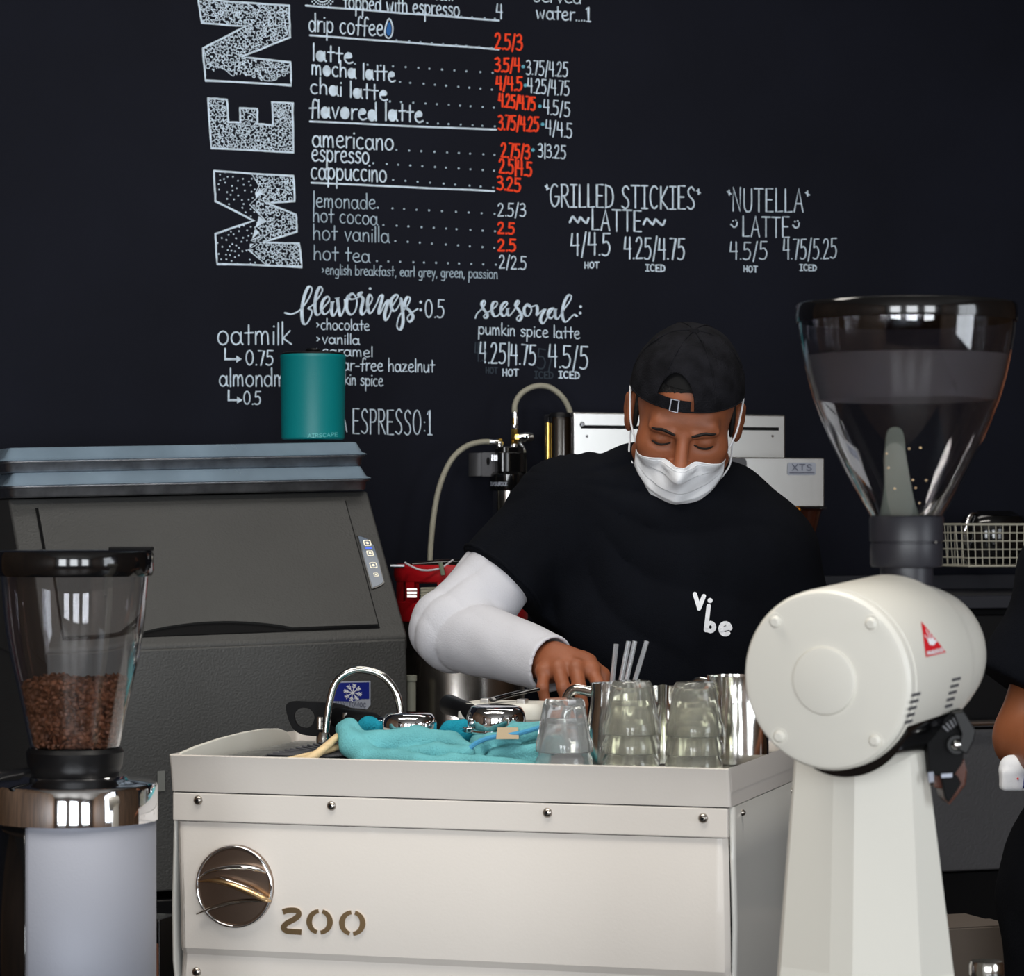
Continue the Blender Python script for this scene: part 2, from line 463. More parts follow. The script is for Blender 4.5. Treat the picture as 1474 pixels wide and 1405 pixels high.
# ------------------------------------------------------------------ stroke lettering
def arc(cx, cy, rx, ry, a0, a1):
    n = max(4, int(abs(a1 - a0) / 20))
    return [(cx + rx * math.cos(math.radians(a0 + (a1 - a0) * i / n)), cy + ry * math.sin(math.radians(a0 + (a1 - a0) * i / n))) for i in range(n + 1)]
def C(*p): return [(v.x, v.y) for v in cat([(a, b, 0) for a, b in p], 5)]
def L(*p): return list(p)
G = {
 'a': (.44, [arc(.18,.28,.17,.29,20,380), L((.36,.56),(.36,.1),(.43,0))]),
 'b': (.42, [L((.03,1),(.03,0)), arc(.2,.29,.17,.29,150,-150)]),
 'c': (.38, [arc(.2,.3,.18,.3,55,310)]),
 'd': (.43, [arc(.18,.28,.17,.29,20,380), L((.36,1),(.37,0))]),
 'e': (.40, [C((.03,.3),(.3,.36),(.3,.54),(.17,.6),(.04,.42),(.05,.15),(.2,0),(.38,.08))]),
 'f': (.32, [C((.34,.9),(.25,1),(.16,.85),(.14,.4),(.12,-.04)), L((0,.5),(.3,.53))]),
 'g': (.42, [arc(.18,.29,.16,.28,20,380), C((.35,.56),(.35,0),(.28,-.32),(.06,-.3))]),
 'h': (.40, [L((.03,1),(.03,0)), C((.03,.33),(.15,.57),(.3,.48),(.33,0))]),
 'i': (.15, [L((.05,.55),(.05,0)), L((.06,.8))]),
 'k': (.36, [L((.03,1),(.03,0)), L((.3,.6),(.05,.27),(.35,0))]),
 'l': (.15, [L((.05,1),(.05,0))]),
 'm': (.55, [L((.03,.58),(.03,0)), C((.03,.38),(.13,.58),(.23,.48),(.25,0)), C((.25,.38),(.35,.58),(.45,.48),(.48,0))]),
 'n': (.38, [L((.03,.58),(.03,0)), C((.03,.36),(.15,.58),(.28,.5),(.31,0))]),
 'o': (.43, [arc(.2,.3,.18,.3,90,450)]),
 'p': (.42, [L((.04,.6),(.02,-.42)), arc(.2,.3,.17,.29,150,-150)]),
 'r': (.30, [L((.04,.58),(.04,0)), C((.04,.33),(.13,.53),(.28,.56))]),
 's': (.35, [C((.3,.5),(.17,.6),(.05,.48),(.12,.34),(.26,.25),(.28,.1),(.15,0),(.01,.07))]),
 't': (.32, [L((.14,.92),(.14,.02)), L((0,.55),(.3,.57))]),
 'u': (.40, [C((.03,.58),(.04,.15),(.16,0),(.29,.15),(.33,.4)), L((.33,.58),(.35,0))]),
 'v': (.36, [L((.02,.58),(.16,0),(.32,.6))]),
 'w': (.52, [L((.02,.58),(.13,0),(.24,.45),(.35,0),(.46,.6))]),
 'x': (.36, [L((.02,.58),(.3,0)), L((.3,.58),(.02,0))]),
 'y': (.36, [L((.02,.58),(.17,.08)), L((.32,.58),(.08,-.38))]),
 'z': (.36, [L((.03,.57),(.28,.57),(.02,0),(.32,.03))]),
 'A': (.44, [L((0,0),(.2,1),(.38,0)), L((.07,.36),(.32,.36))]),
 'C': (.44, [arc(.22,.5,.2,.5,50,310)]),
 'D': (.42, [L((.03,0),(.03,1)), C((.0,1),(.26,.88),(.36,.5),(.28,.12),(.0,0))]),
 'E': (.38, [L((.32,1),(.03,1),(.03,0),(.33,0)), L((.03,.52),(.27,.52))]),
 'G': (.46, [arc(.22,.5,.2,.5,55,345), L((.24,.45),(.42,.45),(.41,.2))]),
 'H': (.42, [L((.03,0),(.03,1)), L((.34,0),(.34,1)), L((.03,.5),(.34,.5))]),
 'I': (.34, [L((.0,1),(.28,1)), L((.14,1),(.14,0)), L((0,0),(.28,0))]),
 'K': (.40, [L((.03,1),(.03,0)), L((.33,1),(.04,.42),(.36,0))]),
 'L': (.36, [L((.03,1),(.03,0),(.31,.02))]),
 'M': (.52, [L((.02,0),(.06,1),(.24,.3),(.42,1),(.46,0))]),
 'N': (.42, [L((.03,0),(.03,1),(.33,0),(.34,1))]),
 'O': (.46, [arc(.21,.5,.19,.5,90,450)]),
 'P': (.38, [L((.03,0),(.03,1)), C((.0,1),(.24,.98),(.32,.76),(.24,.52),(.03,.48))]),
 'R': (.40, [L((.03,0),(.03,1)), C((.0,1),(.24,.98),(.32,.76),(.24,.54),(.03,.5)), L((.12,.5),(.36,0))]),
 'S': (.40, [C((.33,.86),(.2,1),(.05,.84),(.1,.6),(.27,.42),(.32,.17),(.18,0),(.01,.1))]),
 'T': (.42, [L((.0,1),(.38,1)), L((.19,1),(.19,0))]),
 'U': (.42, [C((.03,1),(.03,.3),(.1,.04),(.19,0),(.29,.04),(.35,.3),(.35,1))]),
 'V': (.42, [L((.0,1),(.2,0),(.38,1))]),
 'W': (.56, [L((.0,1),(.13,0),(.26,.8),(.38,0),(.52,1))]),
 'X': (.42, [L((.02,1),(.36,0)), L((.36,1),(.02,0))]),
 '0': (.42, [arc(.19,.5,.17,.5,90,450)]),
 '1': (.30, [L((.0,.82),(.12,1),(.13,0)), L((.02,0),(.24,0))]),
 '2': (.38, [C((.02,.8),(.1,.98),(.24,.96),(.28,.7),(.18,.4),(.02,.02)), L((.02,0),(.32,.02))]),
 '3': (.36, [C((.02,.92),(.18,1),(.29,.8),(.2,.58),(.08,.53)), C((.08,.53),(.28,.48),(.31,.2),(.18,0),(0,.06))]),
 '4': (.38, [L((.05,1),(.01,.45),(.33,.47)), L((.27,1),(.27,0))]),
 '5': (.38, [L((.33,1),(.07,1),(.05,.58)), C((.05,.58),(.22,.62),(.32,.38),(.26,.08),(.12,0),(0,.06))]),
 '7': (.34, [L((0,1),(.29,1),(.12,0))]),
 '/': (.26, [L((.2,1.05),(.02,-.1))]), '|': (.16, [L((.08,1.05),(.06,-.1))]),
 '.': (.13, [L((.04,.02))]), ':': (.2, [L((.08,.5)), L((.08,.15))]), ',': (.16, [L((.06,.05),(.02,-.14))]),
 '>': (.3, [L((.02,.6),(.17,.42),(.03,.22))]), '-': (.32, [L((.03,.3),(.26,.3))]), ' ': (.26, []),
 '*': (.2, [L((.08,.8)), L((.0,.85),(.16,.75)), L((.08,.7),(.08,.92))]),
 '~': (.3, [C((0,.3),(.08,.42),(.15,.3),(.22,.2),(.3,.34))]),
}
def text2d(s, x0, y0, x1, y1, H, jit=0.02, slant=0.0, fill=False):
    """strokes in picture-like coordinates (y down) along a baseline, plus filled counters"""
    adv = []; x = 0
    for ch in s: adv.append(x); x += G[ch][0]
    tot = max(x - 0.06, 0.1); k = (x1 - x0) / tot; out = []; fills = []; H = H * .93
    for ch, a in zip(s, adv):
        dy = random.uniform(-jit, jit); dh = 1 + random.uniform(-jit, jit)
        for st in G[ch][1]:
            q = []
            for px, py in st:
                t = (a + px * .88 + .02 + slant * py) * k
                q.append((x0 + t, y0 + (y1 - y0) * t / max(1e-6, (x1 - x0)) - (py * dh + dy) * H))
            out.append(q)
        if fill and ch in 'aeod':
            cxx, cyy, rx, ry = {'a': (.18,.28,.16,.27), 'e': (.17,.46,.12,.12), 'o': (.2,.3,.17,.28), 'd': (.18,.28,.16,.27)}[ch]
            q = []
            for px, py in arc(cxx, cyy, rx, ry, 0, 340):
                t = (a + px * .88 + .02) * k; q.append((x0 + t, y0 + (y1 - y0) * t / (x1 - x0) - py * H))
            fills.append(q)
    return out, fills

def ribbon(strokes, w, fn, fills=(), taper=None):
    """flat painted strokes; fn maps drawing coordinates to space"""
    m = M(); lvl = [0]
    def put(v, f):
        lvl[0] = (lvl[0] + 1) % 7
        m.add([fn(x, y, lvl[0]) for x, y in v], f)
    for st in strokes:
        if len(st) == 1:
            x, y = st[0]
            put([(x + w * .62 * math.cos(i * math.pi / 4), y + w * .62 * math.sin(i * math.pi / 4)) for i in range(8)], [tuple(range(8))]); continue
        n = len(st); v = []
        for i in range(n):
            a = st[max(0, i - 1)]; b = st[min(n - 1, i + 1)]
            dx, dy = b[0] - a[0], b[1] - a[1]; l = math.hypot(dx, dy) or 1
            nx, ny = -dy / l, dx / l
            sc = 1.0
            if 0 < i < n - 1:
                p, c, q = st[i - 1], st[i], st[i + 1]
                d1 = (c[0] - p[0], c[1] - p[1]); d2 = (q[0] - c[0], q[1] - c[1])
                l1 = math.hypot(*d1) or 1; l2 = math.hypot(*d2) or 1
                cs = (d1[0] * d2[0] + d1[1] * d2[1]) / l1 / l2
                sc = min(1.8, 1 / max(0.3, math.sqrt(max(0, (1 + cs) / 2))))
            ww = w / 2 * sc * (taper(i, st) if taper else 1.0)
            v += [(st[i][0] + nx * ww, st[i][1] + ny * ww), (st[i][0] - nx * ww, st[i][1] - ny * ww)]
        put(v, [(2 * i, 2 * i + 1, 2 * i + 3, 2 * i + 2) for i in range(n - 1)])
        for x, y in (st[0], st[-1]):
            r = w * 0.5
            put([(x + r * math.cos(i * math.pi / 4), y + r * math.sin(i * math.pi / 4)) for i in range(8)], [tuple(range(8))])
    for q in fills: put(q, [tuple(range(len(q)))])
    return m

WN = Vector((math.sin(TH), -math.cos(TH), 0))
def onwall(px, py, k=0):
    a = (px - CX) / F; d = D0 / (1 - a * TW)
    return P(px, py, d) + WN * (0.0006 + 0.00008 * k)

def chalk(name, strokes, w=2.5, material=None, fills=(), label=None, taper=None):
    o = obj(name, ribbon(strokes, w, onwall, fills, taper), material or m_chalk, wall_back, smooth=0)
    if label: o['label'] = label
    return o
def write(s, x0, y0, x1, y1, H, w=2.5, material=None, **k):
    st, fl = text2d(s, x0, y0, x1, y1, H, **k)
    return chalk('lettering', st, w * .8, material, fl)

for t in [('topped with espresso', 494, 12, 661, 24, 25, 2.4), ('of steam', 588, -3, 652, 1, 16, 2.2), ('4', 714, 26, 723, 27, 22, 2.4),
          ('water....1', 771, 27, 850, 31, 22, 2.4), ('served', 768, 2, 836, 5, 20, 2.2),
          ('drip coffee', 444, 45, 551, 52, 28, 2.5),
          ('americano', 449, 211, 566, 216, 29, 2.7), ('espresso', 448, 231, 531, 236, 29, 2.7), ('cappuccino', 447, 257, 556, 262, 29, 2.7),
          ('flavored latte', 445, 169, 608, 176, 28, 2.9)]:
    fill = t[0] == 'flavored latte'
    write(*t, fill=fill)
write('latte', 449, 87, 507, 92, 26, 2.8, fill=True)
write('mocha latte', 448, 107, 568, 118, 25, 2.7, fill=True)
write('chai latte', 446, 134, 557, 145, 25, 2.7, fill=True)
for t in [('lemonade', 450, 298, 540, 301, 24, 2.0), ('hot cocoa', 450, 319, 543, 324, 23, 2.0), ('hot vanilla', 450, 345, 560, 349, 24, 2.0),
          ('hot tea', 451, 374, 532, 378, 23, 2.0), ('>english breakfast, earl grey, green, passion', 463, 395, 716, 401, 16, 1.6)]:
    write(*t, material=m_chalkdim)
for t in [('2.5/3', 712, 70, 751, 72, 25), ('3.5/4', 712, 103, 748, 103, 22), ('4/4.5', 714, 129, 751, 130, 22), ('4.25/4.75', 718, 153, 770, 159, 21),
          ('3.75/4.25', 717, 186, 775, 189, 23), ('2.75/3', 721, 226, 762, 229, 23), ('2.5|4.5', 718, 248, 765, 254, 23), ('3.25', 715, 272, 749, 276, 22),
          ('2.5', 716, 336, 740, 337, 18), ('2.5', 716, 361, 742, 362, 19)]:
    write(*t[:5], t[5] * .93, 3.5, m_orange)
for t in [('3.75/4.25', 757, 107, 817, 111, 22), ('4.25/4.75', 759, 133, 819, 138, 22), ('4.5/5', 782, 164, 820, 168, 22), ('4/4.5', 785, 193, 823, 199, 22),
          ('3|3.25', 774, 226, 814, 229, 20), ('2.5/3', 716, 311, 756, 312, 20), ('2/2.5', 718, 386, 757, 388, 20)]:
    write(*t, 2.2)
for p in [(753, 96), (756, 123), (777, 153), (781, 179), (767, 216)]: chalk('lettering_dot', [[p]], 4.2, m_cyanchalk)
for t in [('*GRILLED STICKIES*', 784, 297, 1007, 302, 35, 2.7), ('LATTE', 851, 331, 923, 334, 32, 2.7), ('4/4.5', 821, 367, 878, 368, 34, 2.7), ('4.25/4.75', 898, 372, 985, 374, 33, 2.7),
          ('HOT', 841, 386, 862, 386, 9, 2.2), ('ICED', 929, 390, 957, 391, 10, 2.2), ('*NUTELLA*', 1046, 304, 1164, 306, 36, 2.2), ('LATTE', 1068, 340, 1136, 342, 31, 2.2),
          ('4.5/5', 1050, 373, 1104, 374, 27, 2.0), ('4.75/5.25', 1127, 374, 1204, 372, 31, 2.0), ('HOT', 1070, 391, 1090, 392, 9, 2.0), ('ICED', 1151, 389, 1175, 390, 9, 2.0),
          ('oatmilk', 312, 496, 418, 496, 34, 2.6), ('0.75', 353, 525, 393, 526, 22, 2.4), ('almondmilk', 315, 556, 432, 556, 28, 2.4), ('0.5', 350, 582, 375, 582, 20, 2.3),
          ('0.5', 611, 456, 639, 458, 27, 2.3), ('>chocolate', 455, 474, 531, 476, 17, 1.9), ('>vanilla', 455, 494, 517, 496, 16, 1.9), ('>caramel', 455, 511, 536, 514, 16, 1.9),
          ('>sugar-free hazelnut', 458, 532, 625, 536, 20, 1.9), ('>pumpkin spice', 454, 552, 551, 556, 19, 1.9), ('EXTRA', 428, 624, 500, 622, 36, 2.0), ('ESPRESSO:1', 507, 624, 622, 626, 38, 2.0),
          ('pumkin spice latte', 688, 481, 834, 488, 19, 2.0), ('4.25|4.75', 690, 522, 771, 526, 31, 2.6), ('4.5/5', 789, 528, 846, 531, 34, 2.6),
          ('HOT', 723, 541, 746, 541, 10, 2.4), ('ICED', 804, 544, 834, 545, 10, 2.4)]:
    write(*t)
write('HOT', 699, 537, 716, 538, 9, 2.0, m_ghost); write('ICED', 769, 544, 796, 545, 10, 2.0, m_ghost)
write('5/', 772, 530, 796, 534, 30, 2.0, m_ghost); write('4.5', 683, 520, 700, 520, 30, 1.8, m_ghost)
# rules, dotted leaders
for a, b, c, d in [(440, 8, 718, 30), (446, 51, 718, 71), (446, 175, 714, 187), (448, 263, 711, 275)]:
    chalk('ruled_line', [[(a + (c - a) * i / 8, b + (d - b) * i / 8 + random.uniform(-.4, .4)) for i in range(9)]], 2.6)
for a, b, c, d in [(572, 58, 706, 69), (512, 92, 708, 105), (575, 118, 709, 129), (562, 146, 711, 155), (614, 177, 711, 182), (572, 216, 712, 223), (538, 235, 711, 246),
                   (565, 259, 711, 270), (545, 299, 711, 308), (553, 324, 711, 333), (570, 347, 711, 357), (543, 376, 713, 381), (664, 24, 712, 27)]:
    n = max(2, round((c - a) / 17.5))
    chalk('dotted_leader', [[(a + (c - a) * i / n + random.uniform(-1.5, 1.5), b + (d - b) * i / n)] for i in range(n + 1)], 2.4, m_chalkdim)
# drop, arrows, waves, smileys
drop = [(v.x, v.y) for v in cat([(560, 27, 0), (565, 38, 0), (564, 50, 0), (559, 55, 0), (554, 49, 0), (555, 38, 0)], 5, True)]
chalk('drop_outline', [drop + drop[:1]], 2.0)
chalk('drop_fill', [], 2, m_bluechalk, [[(559.7 + (x - 559.7) * .62, 43 + (y - 43) * .7) for x, y in drop]])
for st in [[(324, 502), (324, 517), (344, 517)], [(329, 562), (329, 576), (345, 576)]]:
    x, y = st[-1]
    chalk('arrow', [st], 2.6, None, [[(x - 4, y - 5), (x + 4, y), (x - 4, y + 5)]])
for x, y, k in [(820, 316, 1), (926, 319, 1.15)]:
    chalk('wavy_line', [C((x, y + 4), (x + 4 * k, y - 4), (x + 8 * k, y), (x + 12 * k, y + 4), (x + 15 * k, y - 3), (x + 19 * k, y + 1), (x + 24 * k, y + 5), (x + 27 * k, y - 2))], 3.0)
for x, y in [(1057, 322), (1146, 323)]:
    chalk('smiley', [C((x - 5, y + 1), (x - 1, y + 5), (x + 3, y + 3), (x + 4, y - 2)), [(x - 2, y - 4)], [(x + 2, y - 5)]], 1.9)
chalk('dotted_ring', [[(464 + r * math.cos(a / 12 * math.pi), -6 + r * math.sin(a / 12 * math.pi))] for r in (9, 13, 17) for a in range(24)], 2.0)
# brush-script words
def crop(pts, ox, oy, k): return [(ox + x / k, oy + y / k) for x, y in pts]
def brush(i, st):
    a = st[max(0, i - 1)]; b = st[min(len(st) - 1, i + 1)]
    dy = (b[1] - a[1]); l = math.hypot(b[0] - a[0], dy) or 1
    return 0.8 + 1.0 * max(0, dy / l)
sea = [(110,370),(130,320),(190,260),(220,200),(205,178),(180,210),(200,270),(240,320),(240,360),(215,370),(205,345),(260,300),(330,250),(355,215),(345,190),(310,200),(292,270),(315,345),(360,345),(420,270),(465,215),(450,190),(405,230),(395,310),(425,352),(462,310),(470,262),(468,320),(490,345),(530,300),(580,230),(600,190),(580,180),(558,230),(600,290),(627,350),(600,402),(572,385),(590,350),(650,315)]
sea2 = [(690,215),(655,260),(660,330),(700,350),(735,290),(720,230),(690,215),(725,248),(790,232),(802,290),(798,340),(845,295),(885,275),(850,340),(838,400),(868,432),(910,370),(960,290),(985,262),(935,280),(920,345),(960,372),(1000,310),(1003,268),(1000,350),(1030,380),(1090,290),(1160,190),(1182,130),(1150,115),(1105,190),(1080,300),(1088,380),(1120,415),(1170,370),(1210,335),(1245,352)]
chalk('brush_lettering', [C(*crop(sea, 670, 410, 7.758)), C(*crop(sea2, 670, 410, 7.758))], 2.3, taper=brush)
chalk('lettering_dot', [[p] for p in crop([(1285, 245), (1280, 315)], 670, 410, 7.758)], 3.4)
fla = [(0,310),(60,320),(125,290),(180,230),(225,150),(238,95),(210,78),(172,160),(150,280),(158,390),(188,408),(225,350),(238,290),(205,270),(245,240),(300,170),(332,110),(312,78),(282,130),(265,230),(272,310),(300,325),(345,260),(392,200),(380,165),(338,200),(322,280),(355,322),(405,270),(418,210),(412,300),(432,336),(468,260),(462,175),(478,290),(495,336),(528,260),(528,195)]
fla2 = [(600,140),(555,170),(545,270),(580,325),(622,290),(636,200),(600,140),(560,170),(590,190),(650,170),(682,128),(650,150),(690,185),(672,290),(690,325),(730,265),(772,190),(752,148),(730,200),(737,290),(762,310),(810,230),(838,162),(862,165),(832,290),(842,312),(890,215),(912,205),(882,320),(892,375),(925,330),(950,250),(1000,165),(975,152),(938,200),(945,275),(975,290),(1015,230),(1025,185),(1045,370),(1020,458),(990,425),(1015,330),(1080,250),(1107,185),(1080,172),(1058,240),(1110,300),(1132,350),(1100,390),(1083,350),(1120,310),(1172,275)]
chalk('brush_lettering', [C(*crop(fla, 410, 400, 6.142)), C(*crop(fla2, 410, 400, 6.142))], 2.5, taper=brush)
chalk('lettering_dot', [[p] for p in crop([(753, 95), (1200, 215), (1200, 283)], 410, 400, 6.142)], 3.4)

# the three big doodle-filled letters
def inside(x, y, poly):
    c = False; n = len(poly)
    for i in range(n):
        x1, y1 = poly[i]; x2, y2 = poly[(i + 1) % n]
        if (y1 > y) != (y2 > y) and x < (x2 - x1) * (y - y1) / (y2 - y1) + x1: c = not c
    return c
def doodles(poly, n, keep, size=(3.0, 6.5)):
    out = []; xs = [p[0] for p in poly]; ys = [p[1] for p in poly]
    tries = 0; pts = []
    while len(out) < n and tries < n * 60:
        tries += 1
        x = random.uniform(min(xs), max(xs)); y = random.uniform(min(ys), max(ys))
        if not inside(x, y, poly) or not keep(x, y): continue
        if any((x - a) ** 2 + (y - b) ** 2 < 25 for a, b in pts): continue
        s = random.uniform(*size); a = random.uniform(0, 6.28); k = random.random()
        if k < .15: st = [(x + s * .45 * math.cos(t / 8 * 6.283), y + s * .45 * math.sin(t / 8 * 6.283)) for t in range(9)]
        elif k < .3: st = [(x - s * .4, y - s * .3), (x + s * .3, y - s * .3), (x + s * .3, y + s * .4), (x - s * .4, y - s * .3)]
        else:
            q = [(x + (t - 1.5) * s * .5 * math.cos(a) + (-1) ** t * s * .32 * math.sin(a), y + (t - 1.5) * s * .5 * math.sin(a) - (-1) ** t * s * .32 * math.cos(a)) for t in range(4 if k < .7 else 5)]
            st = C(*q)
        if all(inside(u, v, poly) and keep(u, v) for u, v in st): out.append(st); pts.append((x, y))
    return out
Np = crop([(30,-20),(60,195),(430,222),(70,408),(92,680),(815,718),(810,525),(395,480),(805,315),(797,48),(300,15)], 280, 0, 5.856)
Ep = crop([(112,828),(140,1248),(833,1285),(825,868),(655,862),(662,1055),(530,1045),(528,918),(383,910),(385,1035),(285,1030),(272,838)], 280, 0, 5.856)
Mp = crop([(148,135),(165,490),(620,722),(165,885),(185,1238),(1193,1272),(1160,995),(720,985),(1135,855),(1125,655),(780,515),(1107,495),(1095,195)], 290, 230, 8.2625)
zig = crop([(600,175),(685,310),(640,400),(655,455),(575,535),(770,735),(630,805),(700,905),(590,960),(660,1005),(555,1070),(770,1250)], 290, 230, 8.2625)
blob = [C(*crop(q, 280, 0, 5.856)) for q in (
    [(60,195),(100,150),(80,90),(150,20),(210,40),(225,140),(260,60),(300,40),(330,110),(350,50),(420,30),(490,60),(520,150),(560,60),(640,110),(620,210),(680,200),(690,110),(740,80),(755,160),(770,240),(790,300)],
    [(80,420),(110,540),(150,520),(200,560),(260,590),(330,640),(345,530),(420,540),(425,620),(480,630),(520,590),(570,650),(600,680),(690,670),(700,600),(770,600),(800,540)])]
def zigx(y):
    for i in range(len(zig) - 1):
        (x1, y1), (x2, y2) = zig[i], zig[i + 1]
        if min(y1, y2) <= y <= max(y1, y2) and abs(y2 - y1) > .1: return x1 + (x2 - x1) * (y - y1) / (y2 - y1)
    return zig[0][0]
wob = lambda poly: [(a[0] + (b[0] - a[0]) * t / 5 + random.uniform(-.35, .35), a[1] + (b[1] - a[1]) * t / 5 + random.uniform(-.35, .35)) for a, b in zip(poly, poly[1:] + poly[:1]) for t in range(5)]
for poly, nm in ((Np, 'N'), (Ep, 'E'), (Mp, 'M')):
    w = wob(poly); chalk('letter_outline', [w + w[:1]], 2.7)
chalk('doodle_pattern', doodles(Np, 330, lambda x, y: not (y > 92 and inside(x, y, crop([(92,600),(92,680),(815,718),(810,640),(600,690),(420,650),(250,600)], 280, 0, 5.856))), (3.8, 7.5)) + blob, 1.15)
chalk('doodle_pattern', doodles(Ep, 330, lambda x, y: True, (4.2, 8)), 1.1)
chalk('doodle_pattern', doodles(Mp, 330, lambda x, y: x > zigx(y) + 1, (3.8, 7.5)) + [zig], 1.15)
sp = []
while len(sp) < 85:
    x = random.uniform(310, 372); y = random.uniform(248, 380)
    if inside(x, y, Mp) and x < zigx(y) - 3 and all((x - a) ** 2 + (y - b) ** 2 > 26 for a, b in sp): sp.append((x, y))
chalk('dot_pattern', [[p] for p in sp], 1.9)
chalk('mountain_snow', [], 1, None, [crop(q, 290, 230, 8.2625) for q in ([(640,400),(700,345),(715,400),(655,455)], [(680,670),(770,735),(640,800),(665,740)], [(630,830),(690,860),(600,945)], [(575,1000),(620,1000),(575,1050)])])

# ------------------------------------------------------------------ lettering on any flat face
def face_fn(p0, n, off=0.0005):
    """maps picture-like coordinates of the 1474 px frame to the plane through p0 with normal n"""
    p0 = Vector(p0); n = Vector(n).normalized(); o = Vector((0, 0, HC))
    if n.dot(o - p0) < 0: n = -n
    def fn(px, py, k=0):
        r = P(px, py, 1.0) - o
        t = (p0 - o).dot(n) / r.dot(n)
        return o + r * t + n * (off + 0.00006 * k)
    return fn
def print_on(name, parent, fn, strokes, w, material, fills=(), label=None):
    o = obj(name, ribbon(strokes, w, fn, fills), material, parent, world=True, smooth=0)
    if label: o['label'] = label
    return o

def sup(pts, n=10):
    return [(v.x, v.y) for v in cat([(a, b, 0) for a, b in pts], n, True)]
def rrect(x0, x1, y0, y1, r, n=5):
    out = []
    for cx, cy, a in ((x1 - r, y1 - r, 0), (x0 + r, y1 - r, 90), (x0 + r, y0 + r, 180), (x1 - r, y0 + r, 270)):
        for i in range(n + 1):
            t = math.radians(a + 90 * i / n); out.append((cx + r * math.cos(t), cy + r * math.sin(t)))
    return out

# ------------------------------------------------------------------ ice machine against the wall, on its stand
R0 = P(585, 918, 5.075)
st = thing('equipment_stand', 'black stand under the charcoal ice machine', 'stand', (R0.x, R0.y, 0), TH)
obj('top_shelf', box(-0.66, 0.0, -0.0, 0.62, 0.82, 0.86), m_black, st, bevel=0.004)
for x in (-0.62, -0.06):
    for y in (0.03, 0.55): obj('leg', box(x, x + 0.04, y, y + 0.04, 0, 0.82), m_black, st, bevel=0.003)
obj('lower_shelf', box(-0.64, -0.02, 0.02, 0.6, 0.3, 0.33), m_black, st, bevel=0.003)
ice = thing('ice_machine', 'charcoal grey ice machine with a slanted bin door, under two covered trays', 'ice machine',
            (R0.x, R0.y, R0.z), rot=Euler((0, math.radians(-1.45), TH), 'XYZ'))
ZB = 0.884 - R0.z
S_, HU = 0.226, 0.257
obj('lower_body', prism([(0, ZB), (0, -0.002), (0.035, 0.0), (0.62, 0.0), (0.62, ZB)], -0.645, 0, 'x'), m_icegrey, ice, bevel=0.004)
up = prism([(0.004, -0.022), (0.004, 0.004), (S_, HU), (0.62, HU), (0.62, 0.002), (0.05, -0.022)], -0.648, 0.003, 'x')
obj('upper_housing', up, m_icegrey, ice, bevel=0.005)
# slanted door, inset with a dark gap around it and an arched finger grip
sl = Vector((0, S_ - 0.004, HU - 0.004)).normalized(); sn = Vector((0, -sl.z, sl.y)); LEN = math.hypot(S_ - 0.004, HU - 0.004)
def sp_(u, v, o=0.0): return Vector((u, 0.004, 0.004)) + sl * v + sn * o
def slab(poly, o0, o1):
    n = len(poly)
    return M().add([sp_(a, b, o0) for a, b in poly] + [sp_(a, b, o1) for a, b in poly],
                   [tuple(range(n)), tuple(range(2 * n - 1, n - 1, -1))] + [(i, i + n, (i + 1) % n + n, (i + 1) % n) for i in range(n)])
dx0, dx1, dv0, dv1 = -0.60, -0.047, 0.022, LEN - 0.027
gap = slab([(dx0 - .004, dv0 - .004), (dx1 + .004, dv0 - .004), (dx1 + .004, dv1 + .004), (dx0 - .004, dv1 + .004)], 0.0002, 0.0012)
obj('door_gap', gap, m_blackm, ice, smooth=0)
gx0, gx1 = -0.47, -0.20
archp = [(gx1 - (gx1 - gx0) * i / 16, dv0 + 0.020 * math.sin(math.pi * i / 16) ** 0.8) for i in range(17)]
door = obj('bin_door', slab([(dx0, dv0), ] + archp[::-1] + [(dx1, dv0), (dx1, dv1), (dx0, dv1)], 0.0012, 0.007), m_icegrey, ice, smooth=0)
door['label'] = 'slanted charcoal bin door'
grip = obj('grip_recess_shade', slab([(gx0, dv0 - .003)] + [(a, b - .002) for a, b in archp[::-1]] + [(gx1, dv0 - .003)], 0.0013, 0.0016), m_blackm, door, smooth=0)  # matte black sheet paints the shade inside the arched grip recess
# control panel
cpx = [(-0.0395, .105), (-0.030, .108), (-0.021, .112), (-0.0135, .118), (-0.0125, .205), (-0.022, .2215), (-0.031, .227), (-0.040, .230)]
pan = obj('control_panel', slab([(a, b) for a, b in cpx], 0.0, 0.003), m_blackg, ice, smooth=0)
cc = (-0.0265, .168)
obj('touch_panel', slab([(cc[0] + (a - cc[0]) * .88, cc[1] + (b - cc[1]) * .96) for a, b in cpx], 0.003, 0.0036), m_panel, pan, smooth=0)
for b, s in ((.210, .0068), (.186, .0062), (.158, .0066), (.136, .0042)):
    q = rrect(-0.0255 - s, -0.0255 + s, b - s, b + s, s * .35, 3); qi = [( -0.0255 + (x + .0255) * .74, b + (y - b) * .74) for x, y in q]
    n = len(q); fr = M().add([sp_(x, y, .0042) for x, y in q] + [sp_(x, y, .0042) for x, y in qi], [(i, (i + 1) % n, n + (i + 1) % n, n + i) for i in range(n)])
    c2 = [(-0.0255 + s * .42 * math.cos(t / 10 * 6.283), b + s * .42 * math.sin(t / 10 * 6.283)) for t in range(10)]
    fr.add([sp_(x, y, .0042) for x, y in c2], [tuple(range(10))])
    obj('icon', fr, m_icon, pan, smooth=0)
obj('status_lamp', slab(rrect(-0.031, -0.020, .1965, .1995, .001, 2), .0037, .0044), m_iconb, pan, smooth=0)
